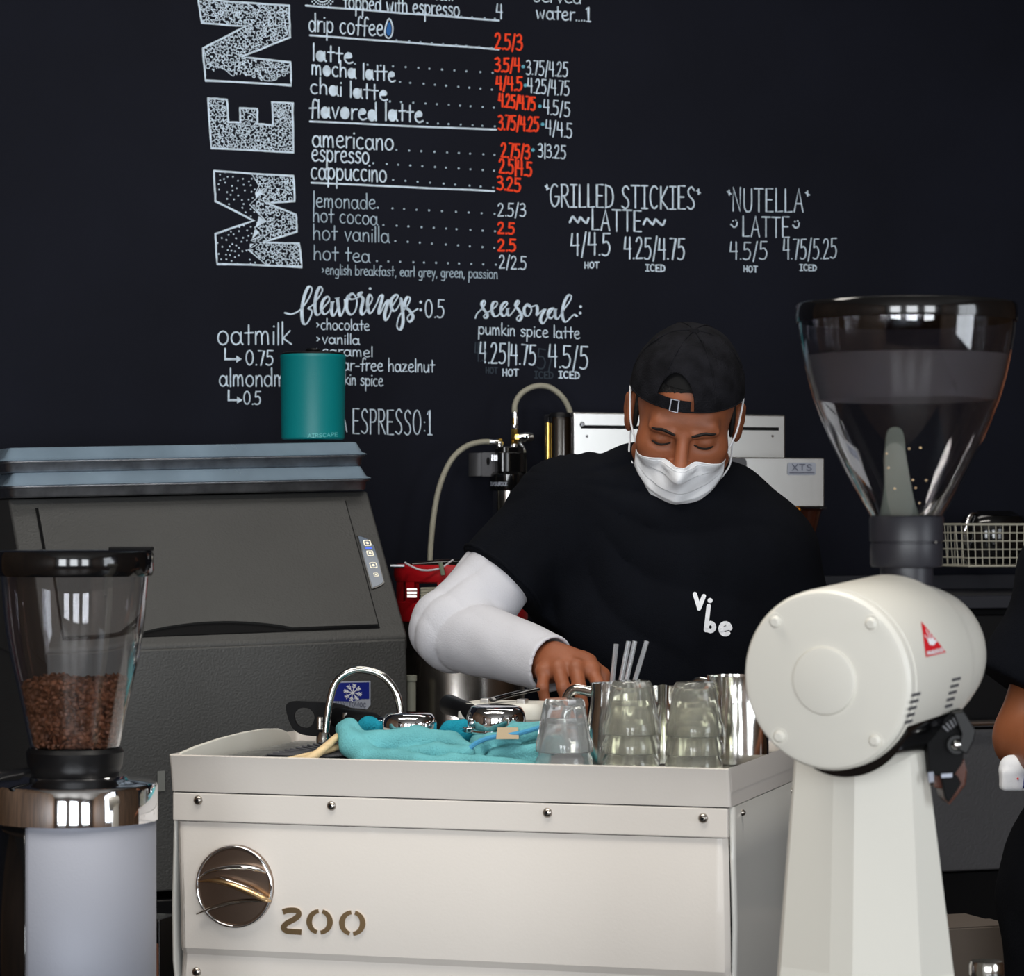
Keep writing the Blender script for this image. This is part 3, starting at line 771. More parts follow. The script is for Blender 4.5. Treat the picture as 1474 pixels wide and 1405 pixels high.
# blue snowflake badge on the lower front
front = face_fn(R0 + Vector((0, 0, -0.05)), WN, 0.0012)
bad = print_on('snowflake_badge', ice, front, [], 1, m_silverprint, [[(476, 981), (533, 980), (533, 1015), (528, 1021), (500, 1018), (476, 1012)]], 'blue badge with a white snowflake')
f2 = face_fn(R0, WN, 0.0020)
print_on('badge_field', bad, f2, [], 1, m_blue, [[(478, 983), (531, 982), (531, 1006), (520, 1006), (505, 1010), (478, 1009)]])
f3 = face_fn(R0, WN, 0.0030)
cx_, cy_ = 507, 997; fl = []
for k in range(8):
    a = k * math.pi / 4 + .2; c, s = math.cos(a), math.sin(a)
    fl.append([(cx_, cy_), (cx_ + 13 * c, cy_ + 12 * s)])
    for r in (6, 9):
        for t in (.6, -.6): fl.append([(cx_ + r * c, cy_ + r * s), (cx_ + r * c + 4 * math.cos(a + t), cy_ + r * s + 4 * math.sin(a + t))])
print_on('snowflake', bad, f3, fl, 1.1, m_print)
stt, _ = text2d('MANITOWOC', 482, 1015, 526, 1018, 6.5)
print_on('lettering', bad, f3, stt, 1.1, m_greyprint)

# ------------------------------------------------------------------ stacked sheet pans with covers
IM = wm(ice)
def pan_set(z0, dx, dy, rz, lab_pan, lab_cov, L1=0.655, D1=0.44):
    base = IM @ Matrix.Translation((-0.645 + dx, S_ - 0.02 + dy, HU + z0)) @ Matrix.Rotation(rz, 4, 'Z')
    def rr(g, z, r=0.02):
        return [base @ Vector((x, y, z)) for x, y in rrect(-g, L1 + g, -g, D1 + g, r + max(g, -r + .004), 5)]
    loc = base @ Vector((L1 / 2, D1 / 2, 0)); rt = Euler((0, math.radians(-1.45), TH + rz), 'XYZ')
    p = thing('sheet_pan', lab_pan, 'tray', loc, rot=rt, group='sheet pans stacked on the ice machine')
    obj('pan_body', loft([rr(-.009, .0), rr(-.005, .0035), rr(-.003, .0165), rr(-.001, .0185), rr(-.001, .0165), rr(-.008, .0160)], cap=False).join(
        M().add(rr(-.009, .0), [tuple(range(24))])), m_alu, p, world=True, smooth=50)
    obj('rolled_rim', tube(rr(0, .0185), .0026, 8, closed=True), m_alu, p, world=True)
    c = thing('pan_cover', lab_cov, 'cover', base @ Vector((L1 / 2, D1 / 2, .02)), rot=rt, group='plastic covers on the sheet pans')
    g = [rr(.004, .0205), rr(.006, .0215), rr(.003, .0235), rr(-.003, .0255), rr(-.013, .0425), rr(-.017, .0438)]
    shell = loft(g, cap=False); shell.add(rr(-.017, .0438), [tuple(range(24))])
    obj('cover_shell', shell, m_cover, c, world=True, smooth=50)
pan_set(0.002, -.01, -.012, 0.0, 'lower aluminium sheet pan, lying directly on the ice machine', 'lower bluish plastic cover, between the two sheet pans')
pan_set(0.0455, -.014, -.006, 0.006, 'upper aluminium sheet pan, resting on the lower plastic cover', 'top bluish plastic pan cover, with the teal canister on it')

# ------------------------------------------------------------------ teal canister
cz = IM @ Vector((0, 0.3, HU + 0.0445 + .0495)); cd = 5.33
cb = P(450.5, 634, cd); R1, R2 = 0.0595, 0.0575
tz = cb.z + .001
can = thing('coffee_canister', 'teal coffee canister with a dark lid, standing on the covered trays', 'canister', (cb.x, cb.y, tz))
H1 = 122 / F * cd
obj('canister_body', lathe([(0, 0), (R2 - .003, 0), (R2, .003), (R1, H1 - .006), (R1 + .0008, H1 - .004), (R1, H1), (0, H1)], 64), m_teal, can)
obj('lid', lathe([(0, H1 + .0045), (R1 - .006, H1 + .0045), (R1 - .002, H1 + .003), (R1 - .001, H1 + .0005), (0, H1 + .0005)], 64), m_black, can)
obj('lid_knob', lathe([(0, H1 + .012), (.012, H1 + .012), (.014, H1 + .009), (.011, H1 + .0045), (0, H1 + .0045)], 24), m_black, can)
def oncyl(cx, cyy, R, off=.0006):
    o = Vector((0, 0, HC))
    def fn(px, py, k=0):
        r = P(px, py, 1.0) - o
        a = r.x ** 2 + r.y ** 2; b = -2 * (r.x * cx + r.y * cyy); c = cx * cx + cyy * cyy - (R + off + k * .00005) ** 2
        t = (-b - math.sqrt(max(0, b * b - 4 * a * c))) / 2 / a
        return o + r * t
    return fn
stt, _ = text2d('AIRSCAPE', 443, 630, 486, 628, 5.5)
print_on('lettering', can, oncyl(cb.x, cb.y, R2 + .0006), stt, 0.9, m_tealprint)

# ------------------------------------------------------------------ water filter and its hoses on the wall
def wpt(px, py, off): return onwall(px, py) + WN * off
fo = wpt(712, 700, .085)
wf_ = thing('water_filter', 'wall mounted water filter with a black head and steel cartridge', 'water filter', (fo.x, fo.y, fo.z), TH)
def zz(py): return (700 - py) / F * fo.y
def xx(px): return (px - 712) / F * fo.y
obj('cartridge', lathe([(0, zz(800)), (xx(733) - .0, zz(800)), (xx(735), zz(790)), (xx(735), zz(706)), (0, zz(706))], 40), m_steelp, wf_)
obj('collar', lathe([(0, zz(707)), (xx(739), zz(707)), (xx(740), zz(703)), (xx(740), zz(684)), (xx(736), zz(680)), (0, zz(680))], 40), m_blackg, wf_)
obj('filter_head', prism(rrect(xx(690), xx(734), -.03, .03, .012), zz(681), zz(652), 'z').join(prism(rrect(xx(695), xx(731), -.024, .024, .01), zz(653), zz(644), 'z')), m_blackg, wf_, bevel=.002)
br = obj('wall_bracket', box(xx(671), xx(692), -.002, .002, zz(686), zz(652)).join(box(xx(671), xx(674), -.002, .082, zz(686), zz(652))).join(box(xx(671), xx(696), -.004, .004, zz(687), zz(684))), m_fridge, wf_, bevel=.001)
obj('bolt_hole', prism([(xx(680) + .0035 * math.cos(t), zz(665) + .008 * math.sin(t)) for t in np.linspace(0, 6.28, 12, endpoint=False)], -.0035, -.0022, 'y'), m_blackm, br)
obj('clip', box(xx(685), xx(691), -.006, -.002, zz(664), zz(656)), m_chrome, br)
def vcyl(name, px, y0, y1, r, m, par, yy=-.0):
    return obj(name, lathe([(0, zz(y1)), (r * .92, zz(y1)), (r, zz(y1) + .001), (r, zz(y0) - .001), (r * .92, zz(y0)), (0, zz(y0))], 6 if r > .0065 and m is m_brass else 20).xf(Matrix.Translation((xx(px), yy, 0))), m, par)
vcyl('outlet_nut', 698, 637, 647, .0075, m_chrome, wf_); vcyl('brass_elbow', 698, 633, 640, .0068, m_brass, wf_)
vcyl('inlet_nut', 720, 640, 646, .0085, m_chrome, wf_); vcyl('brass_fitting', 721, 618, 640, .0072, m_brass, wf_)
vcyl('steel_ferrule', 721, 612, 618, .0078, m_chrome, wf_); vcyl('brass_tip', 721, 603, 612, .0056, m_brass, wf_)
kn = obj('valve_knob', lathe([(0, -.012), (.006, -.012), (.0095, -.004), (.0105, .003), (.008, .010), (0, .013)], 20).xf(Matrix.Translation((xx(735), -.012, zz(630))) @ Matrix.Rotation(math.radians(90), 4, 'Y') @ Matrix.Scale(1.35, 4, (0, 0, 1))), m_chrome, wf_)
kn['label'] = 'chrome valve knob'
stt, _ = text2d('INSURICE', 706, 699, 730, 699, 5)
print_on('lettering', wf_, oncyl(fo.x, fo.y, xx(740)), stt, 1.0, m_silverprint)
def hose(name, label, pts, r, ends=True):
    pp = [wpt(a, b, c) for a, b, c in pts]
    lo = pp[0]
    h = thing(name, label, 'hose', lo, group=None)
    cv = cat(pp, 8)
    obj('braided_sleeve', tube(cv, r, 12), m_hose, h, world=True)
    if ends:
        for a, b in ((cv[0], cv[3]), (cv[-1], cv[-4])):
            d = (b - a).normalized()
            obj('crimp', tube([a - d * .012, a + d * .012], r * 1.12, 12), m_chrome, h, world=True)
hose('braided_hose', 'long braided hose curving down left from the water filter to the red-collared keg',
     [(692, 638, .085), (672, 638, .085), (650, 645, .085), (630, 664, .085), (614, 700, .085), (604, 745, .09), (597, 800, .1), (595, 822, .12)], .0056)
hose('braided_hose', 'arched braided hose rising from the water filter towards the coffee brewer',
     [(721, 604, .085), (721, 585, .085), (730, 569, .085), (748, 559, .088), (768, 560, .09), (786, 573, .09), (798, 588, .08), (805, 603, .07)], .0056)
hose('braided_hose', 'short braided hose hanging straight down beside the filter knob',
     [(731, 641, .075), (736, 652, .075), (737, 675, .075), (736, 705, .075), (734, 740, .075)], .0042)

# ------------------------------------------------------------------ coffee brewer on the back counter
BD = 5.60
def brz(py, d): return HC - (py - HY) / F * d
bo = P(825, 812, 5.62)
def plane_pt(px, py, dist):      # point on a plane parallel to the back wall, dist in front of it
    a = (px - CX) / F; d = (D0 - dist / math.cos(TH)) / (1 - a * TW)
    return P(px, py, d)
def wall_local(root, v): return wm(root).inverted() @ v
A0 = plane_pt(825, 812, .20)
brew = thing('coffee_brewer', 'stainless steel coffee brewer behind the barista, with a badge reading XTS', 'coffee brewer', (A0.x, A0.y, 0.95), TH)
def bl(px, py, dist): return wall_local(brew, plane_pt(px, py, dist))
p1 = bl(825, 812, .2); p2 = bl(1131, 597, .2)
body_ = obj('back_panel', box(p1.x, p2.x, 0, .17, .02, p2.z), m_steelb, brew, bevel=.004)
s1 = bl(836, 619, .2); s2 = bl(1121, 613, .2)
sm_ = (s1.z + s2.z) / 2
obj('slot', box(s1.x, s2.x, -.0006, .001, sm_ - .0034, sm_ + .0034), m_blackm, body_, smooth=0)
obj('screw', lathe([(0, .002), (.004, .002), (.0055, 0), (0, 0)], 16).xf(Matrix.Translation((bl(838, 611, .2).x, 0, bl(838, 611, .2).z)) @ Matrix.Rotation(math.radians(90), 4, 'X')), m_chrome, body_)
for px in (845, 1112):
    q = bl(px, 628, .2); obj('rivet', lathe([(0, .001), (.0022, .001), (.003, 0), (0, 0)], 10).xf(Matrix.Translation((q.x, 0, q.z)) @ Matrix.Rotation(math.radians(90), 4, 'X')), m_chrome, body_)
h1 = bl(1000, 730, .34); h2 = bl(1187, 659, .34)
hd = obj('brew_head', box(h1.x, h2.x, h1.y, 0, h1.z, h2.z), m_steelb, brew, bevel=.003)
g1 = bl(1010, 728, .345); g2 = bl(1075, 659, .345)
gp = obj('control_cover', prism(rrect(g1.x, g2.x, g1.z + .002, g2.z - .001, .008), g1.y, h1.y + .001, 'y'), m_fridge, hd, smooth=0)
q = bl(1060, 694, .347); obj('switch', lathe([(0, .004), (.006, .004), (.007, 0), (0, 0)], 16).xf(Matrix.Translation((q.x, q.y + .002, q.z)) @ Matrix.Rotation(math.radians(90), 4, 'X')), m_black, gp)
lf = face_fn(plane_pt(1150, 674, .34), WN, .001)
lb = print_on('name_badge', hd, lf, [], 1, m_silverprint, [[(1133, 668), (1135, 666), (1172, 666), (1174, 668), (1174, 682), (1172, 684), (1135, 684), (1133, 682)]], 'silver badge reading XTS')
lf2 = face_fn(plane_pt(1150, 674, .34), WN, .0022)
stt, _ = text2d('XTS', 1139, 677, 1168, 677, 9)
print_on('lettering', lb, lf2, stt + [[(1136, 680.5), (1171, 680.5)]], 1.4, m_greyprint)
e1 = bl(1187, 732, .34)
obj('edge_trim', box(h2.x - .008, h2.x + .004, h1.y - .002, h1.y + .03, h1.z - .003, h1.z + .001), m_black, hd)
o1 = bl(1116, 736, .33); o2 = bl(1150, 731, .33)
obj('basket_handle', box(o1.x, o2.x, o1.y - .01, o1.y + .06, o1.z, h1.z - .001), m_amber, brew, bevel=.003).__setitem__('label', 'orange basket handle')
q = bl(1158, 731, .24)
obj('brew_basket', lathe([(0, -.05), (.022, -.05), (.034, -.006), (.040, -.002), (0, -.002)], 32).xf(Matrix.Translation((q.x, q.y, q.z))), m_brownglass, brew)
obj('base', box(p1.x + .02, h2.x, h1.y + .02, .17, 0, .03), m_steelb, brew, bevel=.004)
# dark polished cylinder beside the brewer
c0 = plane_pt(806, 655, .24); rr_ = 17 / F * c0.y
cyl = thing('thermal_urn', 'dark polished steel urn just left of the brewer panel', 'urn', (c0.x, c0.y, 0.95))
zt = HC - (600 - HY) / F * c0.y - .95
obj('urn_body', lathe([(0, 0), (rr_ * .96, 0), (rr_, .004), (rr_, zt - .006), (rr_ * .95, zt), (0, zt)], 40), mat('dark_polished_steel', (0.16, 0.15, 0.14, 1), .16, 1.0, rvar=.06), cyl)
obj('sight_gauge', tube([(-rr_ - .001, -.012, .25), (-rr_ - .001, -.012, zt - .012)], .0045, 10), m_brass, cyl)
obj('urn_lid', lathe([(0, zt + .008), (rr_ * .8, zt + .008), (rr_, zt + .001), (rr_, zt - .001), (0, zt - .001)], 40), m_black, cyl)

# ------------------------------------------------------------------ back counter with fridge
def bcp(px, py, dist): return plane_pt(px, py, dist)
b0 = bcp(790, 900, .62)
bc = thing('back_counter', 'dark back counter along the chalkboard wall with a grey fridge door', 'counter', (b0.x, b0.y, 0), TH)
q1 = wall_local(bc, bcp(1474, 858, .62))
u0 = bcp(1365, 875, .5)
fl_ = wall_local(bc, u0).x - .125
obj('counter_slab', box(0, fl_ - .003, 0, .61, .915, .95), m_counter, bc, bevel=.004)
obj('cabinet_body', box(.02, fl_ - .01, .02, .6, .0, .914), m_blackm, bc)
fr = thing('undercounter_fridge', 'black fridge with a grey door and steel bar handle, right behind the white grinder', 'fridge', (u0.x, u0.y, 0), TH)
def sl_(px, py, dist): return wall_local(fr, bcp(px, py, dist))
t1 = sl_(1372, 876, .5); t2 = sl_(1372, 857, .5); d1 = sl_(1398, 1050, .52); d2 = sl_(1398, 1253, .52)
obj('fridge_body', box(-.12, .62, 0, .46, 0, t1.z - .002), m_blackm, fr)
fd = obj('fridge_door', box(-.11, .61, -.028, -.001, d2.z, d1.z), m_fridge, fr, bevel=.004)
obj('dark_void_panel', box(-.11, .61, -.026, -.001, d1.z + .006, t1.z - .012), m_black, fr, bevel=.004)  # black panel standing in for the dark void above the grey door
hz = sl_(1430, 1040, .56).z
obj('door_handle', tube([(-.08, -.062, hz), (.58, -.062, hz)], .0075, 14), m_chrome, fd)
for x in (-.06, .56): obj('handle_post', tube([(x, -.062, hz), (x, -.028, hz - .012)], .005, 8), m_chrome, fd)
obj('kick_plate', box(-.11, .61, -.02, -.001, .02, d2.z - .004), m_blackm, fr)
wt = thing('equipment_worktop', 'dark grey laminate worktop slab lying on the fridge under the wire basket', 'worktop', (u0.x, u0.y, t1.z), TH)
m_lam = mat('dark_grey_laminate', srgb(40, 41, 48), .45)
obj('worktop_slab', box(-.125, .63, -.035, .465, 0, t2.z - t1.z), m_lam, wt, bevel=.003)
obj('back_lip', box(-.125, .63, .45, .465, t2.z - t1.z, t2.z - t1.z + .03), m_lam, wt, bevel=.002)

# ------------------------------------------------------------------ wire basket with black jug lid
w0 = bcp(1395, 815, .30)
wb_ = thing('wire_basket', 'beige wire basket on the shelf at the right, holding black parts', 'basket', (w0.x, w0.y, w0.z), TH)
wx = 80 / F * w0.y / math.cos(TH); hh = 60 / F * w0.y; lx = -.006
grid_w = M()
def seg(a, b, r=.0011): grid_w.join(tube([a, b], r, 6))
nh = 6
for i in range(nh):
    z = hh * i / (nh - 1); r = .0022 if i in (nh - 1, 0) else .0011; e = .010 * i / (nh - 1)
    seg((0 - e, 0 - e, z), (.20 + e, 0 - e, z), r); seg((0 - e, 0 - e, z), (-.012 - e, .16, z), r); seg((-.012, .16, z), (.21, .16, z), r); seg((.20 + e, -e, z), (.21, .16, z), r)
for i in range(14):
    x = .20 * i / 13; seg((x, 0, 0), (x * 1.05 - .01, -.010, hh))
    seg((-.012 + x * 1.05, .16, 0), (-.012 + x * 1.05, .16, hh))
for i in range(9):
    y = .16 * i / 8; seg((-.012 * y / .16, y, 0), (-.01 - .012 * y / .16, y - .01 * (1 - y / .16), hh)); seg((0, y, 0), (.2, y, 0))
obj('wire_mesh', grid_w, m_wire, wb_, smooth=60)
obj('wall_hook', box(.04, .06, .16, .285, -.004, 0).join(box(.14, .16, .16, .285, -.004, 0)), m_black, wb_)
jl = thing('blender_jug', 'black blender jug lying in the wire basket', 'jug', w0 + WE * .1 + WB * .08 + Vector((0, 0, .0035)), TH)
obj('jug_body', lathe([(0, 0), (.045, 0), (.052, .01), (.056, .085), (.05, .098), (0, .1)], 32).xf(Matrix.Scale(1.25, 4, (1, 0, 0))), m_blackg, jl)
obj('jug_handle', tube(cat([(-.060, -.01, .03), (-.078, -.02, .06), (-.066, -.02, .098), (-.045, -.01, .102)], 6), .005, 10), m_chrome, jl)
obj('jug_lid', lathe([(0, .108), (.03, .108), (.045, .1), (0, .1)], 24).xf(Matrix.Scale(1.2, 4, (1, 0, 0))), m_black, jl)

# ------------------------------------------------------------------ front counter
AL = math.atan(.303)                      # the machine's front, nearer on its right
ME = Vector((math.cos(AL), -math.sin(AL), 0)); MB_ = Vector((math.sin(AL), math.cos(AL), 0))
MR = P(1052, 1107, 3.73); MW, MD, MH = .775, .47, .40
CZ = 0.76
ct = thing('bar_counter', 'black bar counter carrying the white espresso machine and both grinders', 'counter', (0, 3.3, 0), -AL)
obj('counter_top', prism([(-1.5, -.85), (1.5, -.85), (1.5, .60), (.47, .60), (.47, .98), (-1.5, .98)], CZ - .04, CZ, 'z'), m_counter, ct, bevel=.004)
obj('counter_front', box(-1.45, 1.45, -.8, -.76, 0, CZ - .04), m_plaster, ct)
obj('cabinet_side', box(-1.45, -1.41, -.76, .95, 0, CZ - .04), m_blackm, ct); obj('cabinet_side', box(1.41, 1.45, -.76, .58, 0, CZ - .04), m_blackm, ct)
obj('shelf_board', box(-1.41, 1.41, -.76, .58, .3, .33), m_blackm, ct)

# ------------------------------------------------------------------ espresso machine
em = thing('espresso_machine', 'large white espresso machine with a round mirror badge and the number 200', 'espresso machine', (MR.x, MR.y, MR.z), -AL)
def eml(px, py, y=0.0):          # machine-local point on the plane y
    o = Vector((0, 0, HC)); im = wm(em).inverted(); a = im @ o; b = im @ P(px, py, 1.0)
    t = (y - a.y) / (b.y - a.y); return a + (b - a) * t
zs, zt_, zb_ = -.049, -.089, -(MH)
# rolled cup rail: flares outward towards its top edge
def rail_ring(o, z, r_=.012, r=.005):
    return [Vector((x, y, z)) for x, y in rrect(-MW - o * .1, o * -.15, -o, MD + o * .4, max(.004, r), 5)]
rail = loft([rail_ring(.0, zs, .014), rail_ring(.001, zs + .006, .014), rail_ring(.004, -.018, .016), rail_ring(.008, -.002, .016), rail_ring(.0085, .0, .016), rail_ring(.0055, .0012, .015), rail_ring(.0025, -.002, .014), rail_ring(-.003, -.03, .014)], cap=False)
obj('cup_rail', rail, m_white, em, smooth=50)
obj('cup_tray', box(-MW + .006, -.006, .006, MD - .006, -.034, -.0150), m_black, em, smooth=0)
slm = M()
for i in range(26):
    y = .02 + i * .017; slm.join(box(-MW + .012, -.012, y, y + .008, -.0150, -.0125))
tg = obj('tray_grille', slm, m_steel, em, smooth=0); tg['label'] = 'slatted steel cup warmer grille'
# front band and bulging panel (profile in y, z)
band = prism([(0, zs - .0015), (0, zt_), (.012, zt_), (.012, zs - .0015)], -MW + .002, -.004, 'x')
obj('front_band', band, m_white, em, bevel=.002)
obj('seam_shadow_gap', box(-MW + .004, -.006, .004, .02, zs - .003, zs + .003), m_blackm, em, smooth=0)
def panel(u, v):
    # v 0 top -> 1 at bottom; gentle belly, corners turn back
    z = (zt_ - .001) + (zb_ - zt_) * v
    y = .0045 - .010 * math.sin(min(1, v * 1.25) * math.pi) ** 1.0 * (1 if v < .8 else 0) 
    if z < -.262: y = .0045 - .002 + (-.262 - z) * -.03
    x = -MW + .004 + (MW - .010) * u
    ed = min(u, 1 - u) * MW
    if ed < .010: y += (.010 - ed) ** 2 * 90
    bow = .010 * math.sin(math.pi * min(1, v * 1.05))
    if u < .02: x += bow * .9
    if u > .98: x += bow * .5
    return (x, y, z)
us = [0, .004, .008, .013, .02] + [.02 + .96 * i / 16 for i in range(1, 16)] + [.98, .987, .992, .996, 1]
pm = M(); nv = 34
pm.add([panel(u, j / (nv - 1)) for j in range(nv) for u in us],
       [(j * len(us) + i, j * len(us) + i + 1, (j + 1) * len(us) + i + 1, (j + 1) * len(us) + i) for j in range(nv - 1) for i in range(len(us) - 1)])
fp = obj('front_panel', pm, m_white, em, smooth=25)
obj('panel_crease', box(-MW + .016, -.012, .0005, .0028, -.2635, -.2625), m_cream, fp)
# side panels
for sx, nm in ((0, 'right'), (-MW, 'left')):
    s = 1 if sx == 0 else -1
    rg = []
    for z, o in ((zs - .0015, .0), (-.12, .001), (-.2, .003), (-.28, .002), (-.36, -.006), (zb_, -.012)):
        rg.append([Vector((sx + s * (o - .002), y, z)) for y in (.010, .03, MD * .5, MD - .03, MD - .008)] )
    sp2 = loft(rg, cap=False, close=False)
    obj('side_panel', sp2, m_whiteside, em, solid=.004, offset=0, smooth=50)
obj('back_panel', box(-MW + .006, -.006, MD - .012, MD - .006, zb_, zs), m_whiteside, em, bevel=.002)
obj('inner_body', box(-MW + .012, -.012, .03, MD - .02, zb_ + .005, -.036), m_blackm, em)
obj('drip_tray', box(-MW + .02, -.02, MD - .02, MD + .09, zb_, zb_ + .05), m_steel, em, bevel=.003)
for x in (-.22, -.55):
    gh = obj('group_head', lathe([(0, -.14), (.03, -.14), (.036, -.13), (.036, -.09), (.028, -.085), (.026, -.05), (0, -.05)], 28).xf(Matrix.Translation((x, MD + .045, 0))), m_chrome, em)
    obj('group_arm', box(x - .03, x + .03, MD - .01, MD + .05, -.09, -.05), m_chrome, gh, bevel=.004)
for x in (-.07, -.7):
    for y in (.08, .4):
        obj('foot', lathe([(0, 0), (.022, 0), (.024, .004), (.016, .012), (.014, zb_ - (CZ - MR.z)), (0, zb_ - (CZ - MR.z))], 20).xf(Matrix.Translation((x, y, CZ - MR.z))), m_black, em)
# screws along the band
def screw(p, nrm, par, r=.0066):
    q = Vector(nrm).to_track_quat('Z', 'Y').to_matrix().to_4x4()
    s = obj('screw', lathe([(0, .0042), (r * .25, .0042), (r * .55, .0038), (r * .85, .0022), (r, 0), (0, 0)], 20).xf(Matrix.Translation(p) @ q), m_gunmetal, par)
    obj('hex_socket', lathe([(0, .0046), (r * .34, .0046), (r * .34, .0036), (0, .0036)], 6).xf(Matrix.Translation(p) @ q), m_blackm, s)
for px, py in ((285, 1152), (477, 1160), (788, 1170), (1012, 1178)):
    q = eml(px, py, 0); screw((q.x, 0, q.z), (0, -1, 0), em)
for px, py in ((283, 1399), (1010, 1420), (650, 1412)):
    q = eml(px, py, .002); screw((q.x, .0015, q.z), (0, -1, 0), em)
screw((.0005, .065, -.062), (1, 0, 0), em, .0045); screw((.0005, .39, -.062), (1, 0, 0), em, .0045)
# raised left and right end cheeks of the cup rail
for sx, t in ((-MW - .004, .006), (.004, -.006)):
    pts = [(.03, -.03), (.03, .0005), (.09, .006), (.17, .0105), (.26, .013), (.34, .0125), (.395, .009), (.425, .003), (.442, -.006), (.448, -.018), (.45, -.03)]
    if sx < 0: obj('rail_cheek', prism(pts, min(sx, sx + t), max(sx, sx + t), 'x'), m_cream, em, bevel=.0015)

# round mirror badge
bc_ = eml(339, 1276, -.004)
bg = obj('round_badge', lathe([(0, .007), (.050, .007), (.0505, .0078), (.0535, .0082), (.0555, .006), (.056, 0), (0, 0)], 72).xf(Matrix.Translation((bc_.x, -.002, bc_.z)) @ Matrix.Rotation(math.radians(90), 4, 'X')), m_bronze, em, smooth=35)
bg['label'] = 'round dark mirror badge with a curved emblem'
obj('chrome_ring', tube([(bc_.x + .0535 * math.cos(t), -.0095, bc_.z + .0535 * math.sin(t)) for t in np.linspace(0, 2 * math.pi, 64, endpoint=False)], .0022, 10, closed=True), m_chrome, bg)
KB = 56 / 60.0
def bp(px, py, y=-.011):
    q = eml(px, py, y); return (q.x, y, q.z)
def swoosh(pts, rad, mt):
    cv = cat([bp(a, b, c) for a, b, c in pts], 8)
    obj('emblem_stroke', tube(cv, rad, 12, squash=.55), mt, bg)
swoosh([(283, 1268, -.010), (300, 1255, -.014), (325, 1249, -.017), (350, 1248, -.018), (368, 1251, -.017), (383, 1257, -.012)], [.0010, .0040, .0060, .0066, .0060, .0020], m_chrome)
swoosh([(284, 1269, -.010), (310, 1268, -.015), (335, 1273, -.019), (360, 1283, -.020), (382, 1294, -.017), (390, 1297, -.012)], [.0010, .0060, .0090, .0095, .0075, .0015], m_bronze2)
swoosh([(311, 1261, -.015), (325, 1266, -.019), (350, 1275, -.021), (372, 1286, -.020), (388, 1294, -.016)], [.0010, .0035, .0042, .0038, .0012], m_chrome)
swoosh([(388, 1298, -.012), (360, 1296, -.013), (330, 1300, -.014), (305, 1307, -.013), (283, 1316, -.012)], [.0020, .0046, .0050, .0044, .0014], m_gunmetal)
# stencilled 200
def outline2(poly, name='numeral'):
    y0, y1 = -.0075, -.0045
    return M().add([bp(a, b, y1) for a, b in poly] + [bp(a, b, y0) for a, b in poly],
        [tuple(range(len(poly))), tuple(range(2 * len(poly) - 1, len(poly) - 1, -1))] + [(i, i + len(poly), (i + 1) % len(poly) + len(poly), (i + 1) % len(poly)) for i in range(len(poly))])
def thick(pts, w):
    n = len(pts); A = []; B = []
    for i in range(n):
        a = pts[max(0, i - 1)]; b = pts[min(n - 1, i + 1)]; dx, dy = b[0] - a[0], b[1] - a[1]; l = math.hypot(dx, dy)
        ww = w[i] if isinstance(w, list) else w
        A.append((pts[i][0] - dy / l * ww / 2, pts[i][1] + dx / l * ww / 2)); B.append((pts[i][0] + dy / l * ww / 2, pts[i][1] - dx / l * ww / 2))
    return A, B
def num(pts, w):
    A, B = thick(pts, w); m = M()
    for i in range(len(A) - 1): 
        m.join(outline2([A[i], A[i + 1], B[i + 1], B[i]]))
    o = obj('numeral', m, m_bronze2, em, smooth=0); return o
num(C((407, 1313), (415, 1310.5), (427, 1311), (430, 1317), (424, 1323), (413, 1329), (408, 1335), (412, 1340), (420, 1341), (434, 1342)), 8.0)
for cx0 in (460, 507):
    ra, rb = 15, 15.5
    num([(cx0 + ra * math.cos(math.radians(a)), 1327 + rb * math.sin(math.radians(a)) + (cx0 - 460) * .04) for a in range(-75, 86, 10)], [8.5 - 3 * abs((a - 5) / 90) for a in range(-75, 86, 10)])
    num([(cx0 + ra * math.cos(math.radians(a)), 1327 + rb * math.sin(math.radians(a)) + (cx0 - 460) * .04) for a in range(105, 266, 10)], [8.5 - 3 * abs((a - 185) / 90) for a in range(105, 266, 10)])

# ------------------------------------------------------------------ things on the cup tray
EW = wm(em)
def on_tray(px, y, z=-.0115):      # point on the tray at machine depth y seen in column px
    o = Vector((0, 0, HC)); im = wm(em).inverted(); a = im @ o; b = im @ P(px, 1000, 1.0)
    t = (y - a.y) / (b.y - a.y); x = (a + (b - a) * t).x
    return EW @ Vector((x, y, z))
def glass_prof(h=.070, rr=.0375, rb=.026):      # open end down at z=0
    o = [(rr, 0), (rr + .0008, .002), (rr + .0002, .014), (rr - .002, .020), (rb + .003, h - .012), (rb + .001, h - .004), (rb - .002, h), (0, h)]
    i = [(0, h - .008), (rb - .004, h - .0085), (rb - .001, h - .014), (rr - .0045, .020), (rr - .0022, .012), (rr - .002, .001), (rr, 0)]
    return o, i
def make_glass(label, loc, rz, matl, group):
    t = thing('rocks_glass', label, 'glass', loc, rz, group)
    o, i = glass_prof()
    m = lathe(o + i, 40)
    def facet(p):
        r = math.hypot(p.x, p.y); 
        if r < .02 or p.z < .018 or p.z > .064: return p
        a = math.atan2(p.y, p.x); seg_ = math.pi / 9; q = (a % (2 * seg_)) - seg_
        k = math.cos(seg_ * .9) / max(.9, math.cos(q)) ; return Vector((p.x * (1 - (1 - k) * .9), p.y * (1 - (1 - k) * .9), p.z))
    m.v = [facet(p) for p in m.v]
    obj('glass_body', m, matl, t, smooth=50); return t
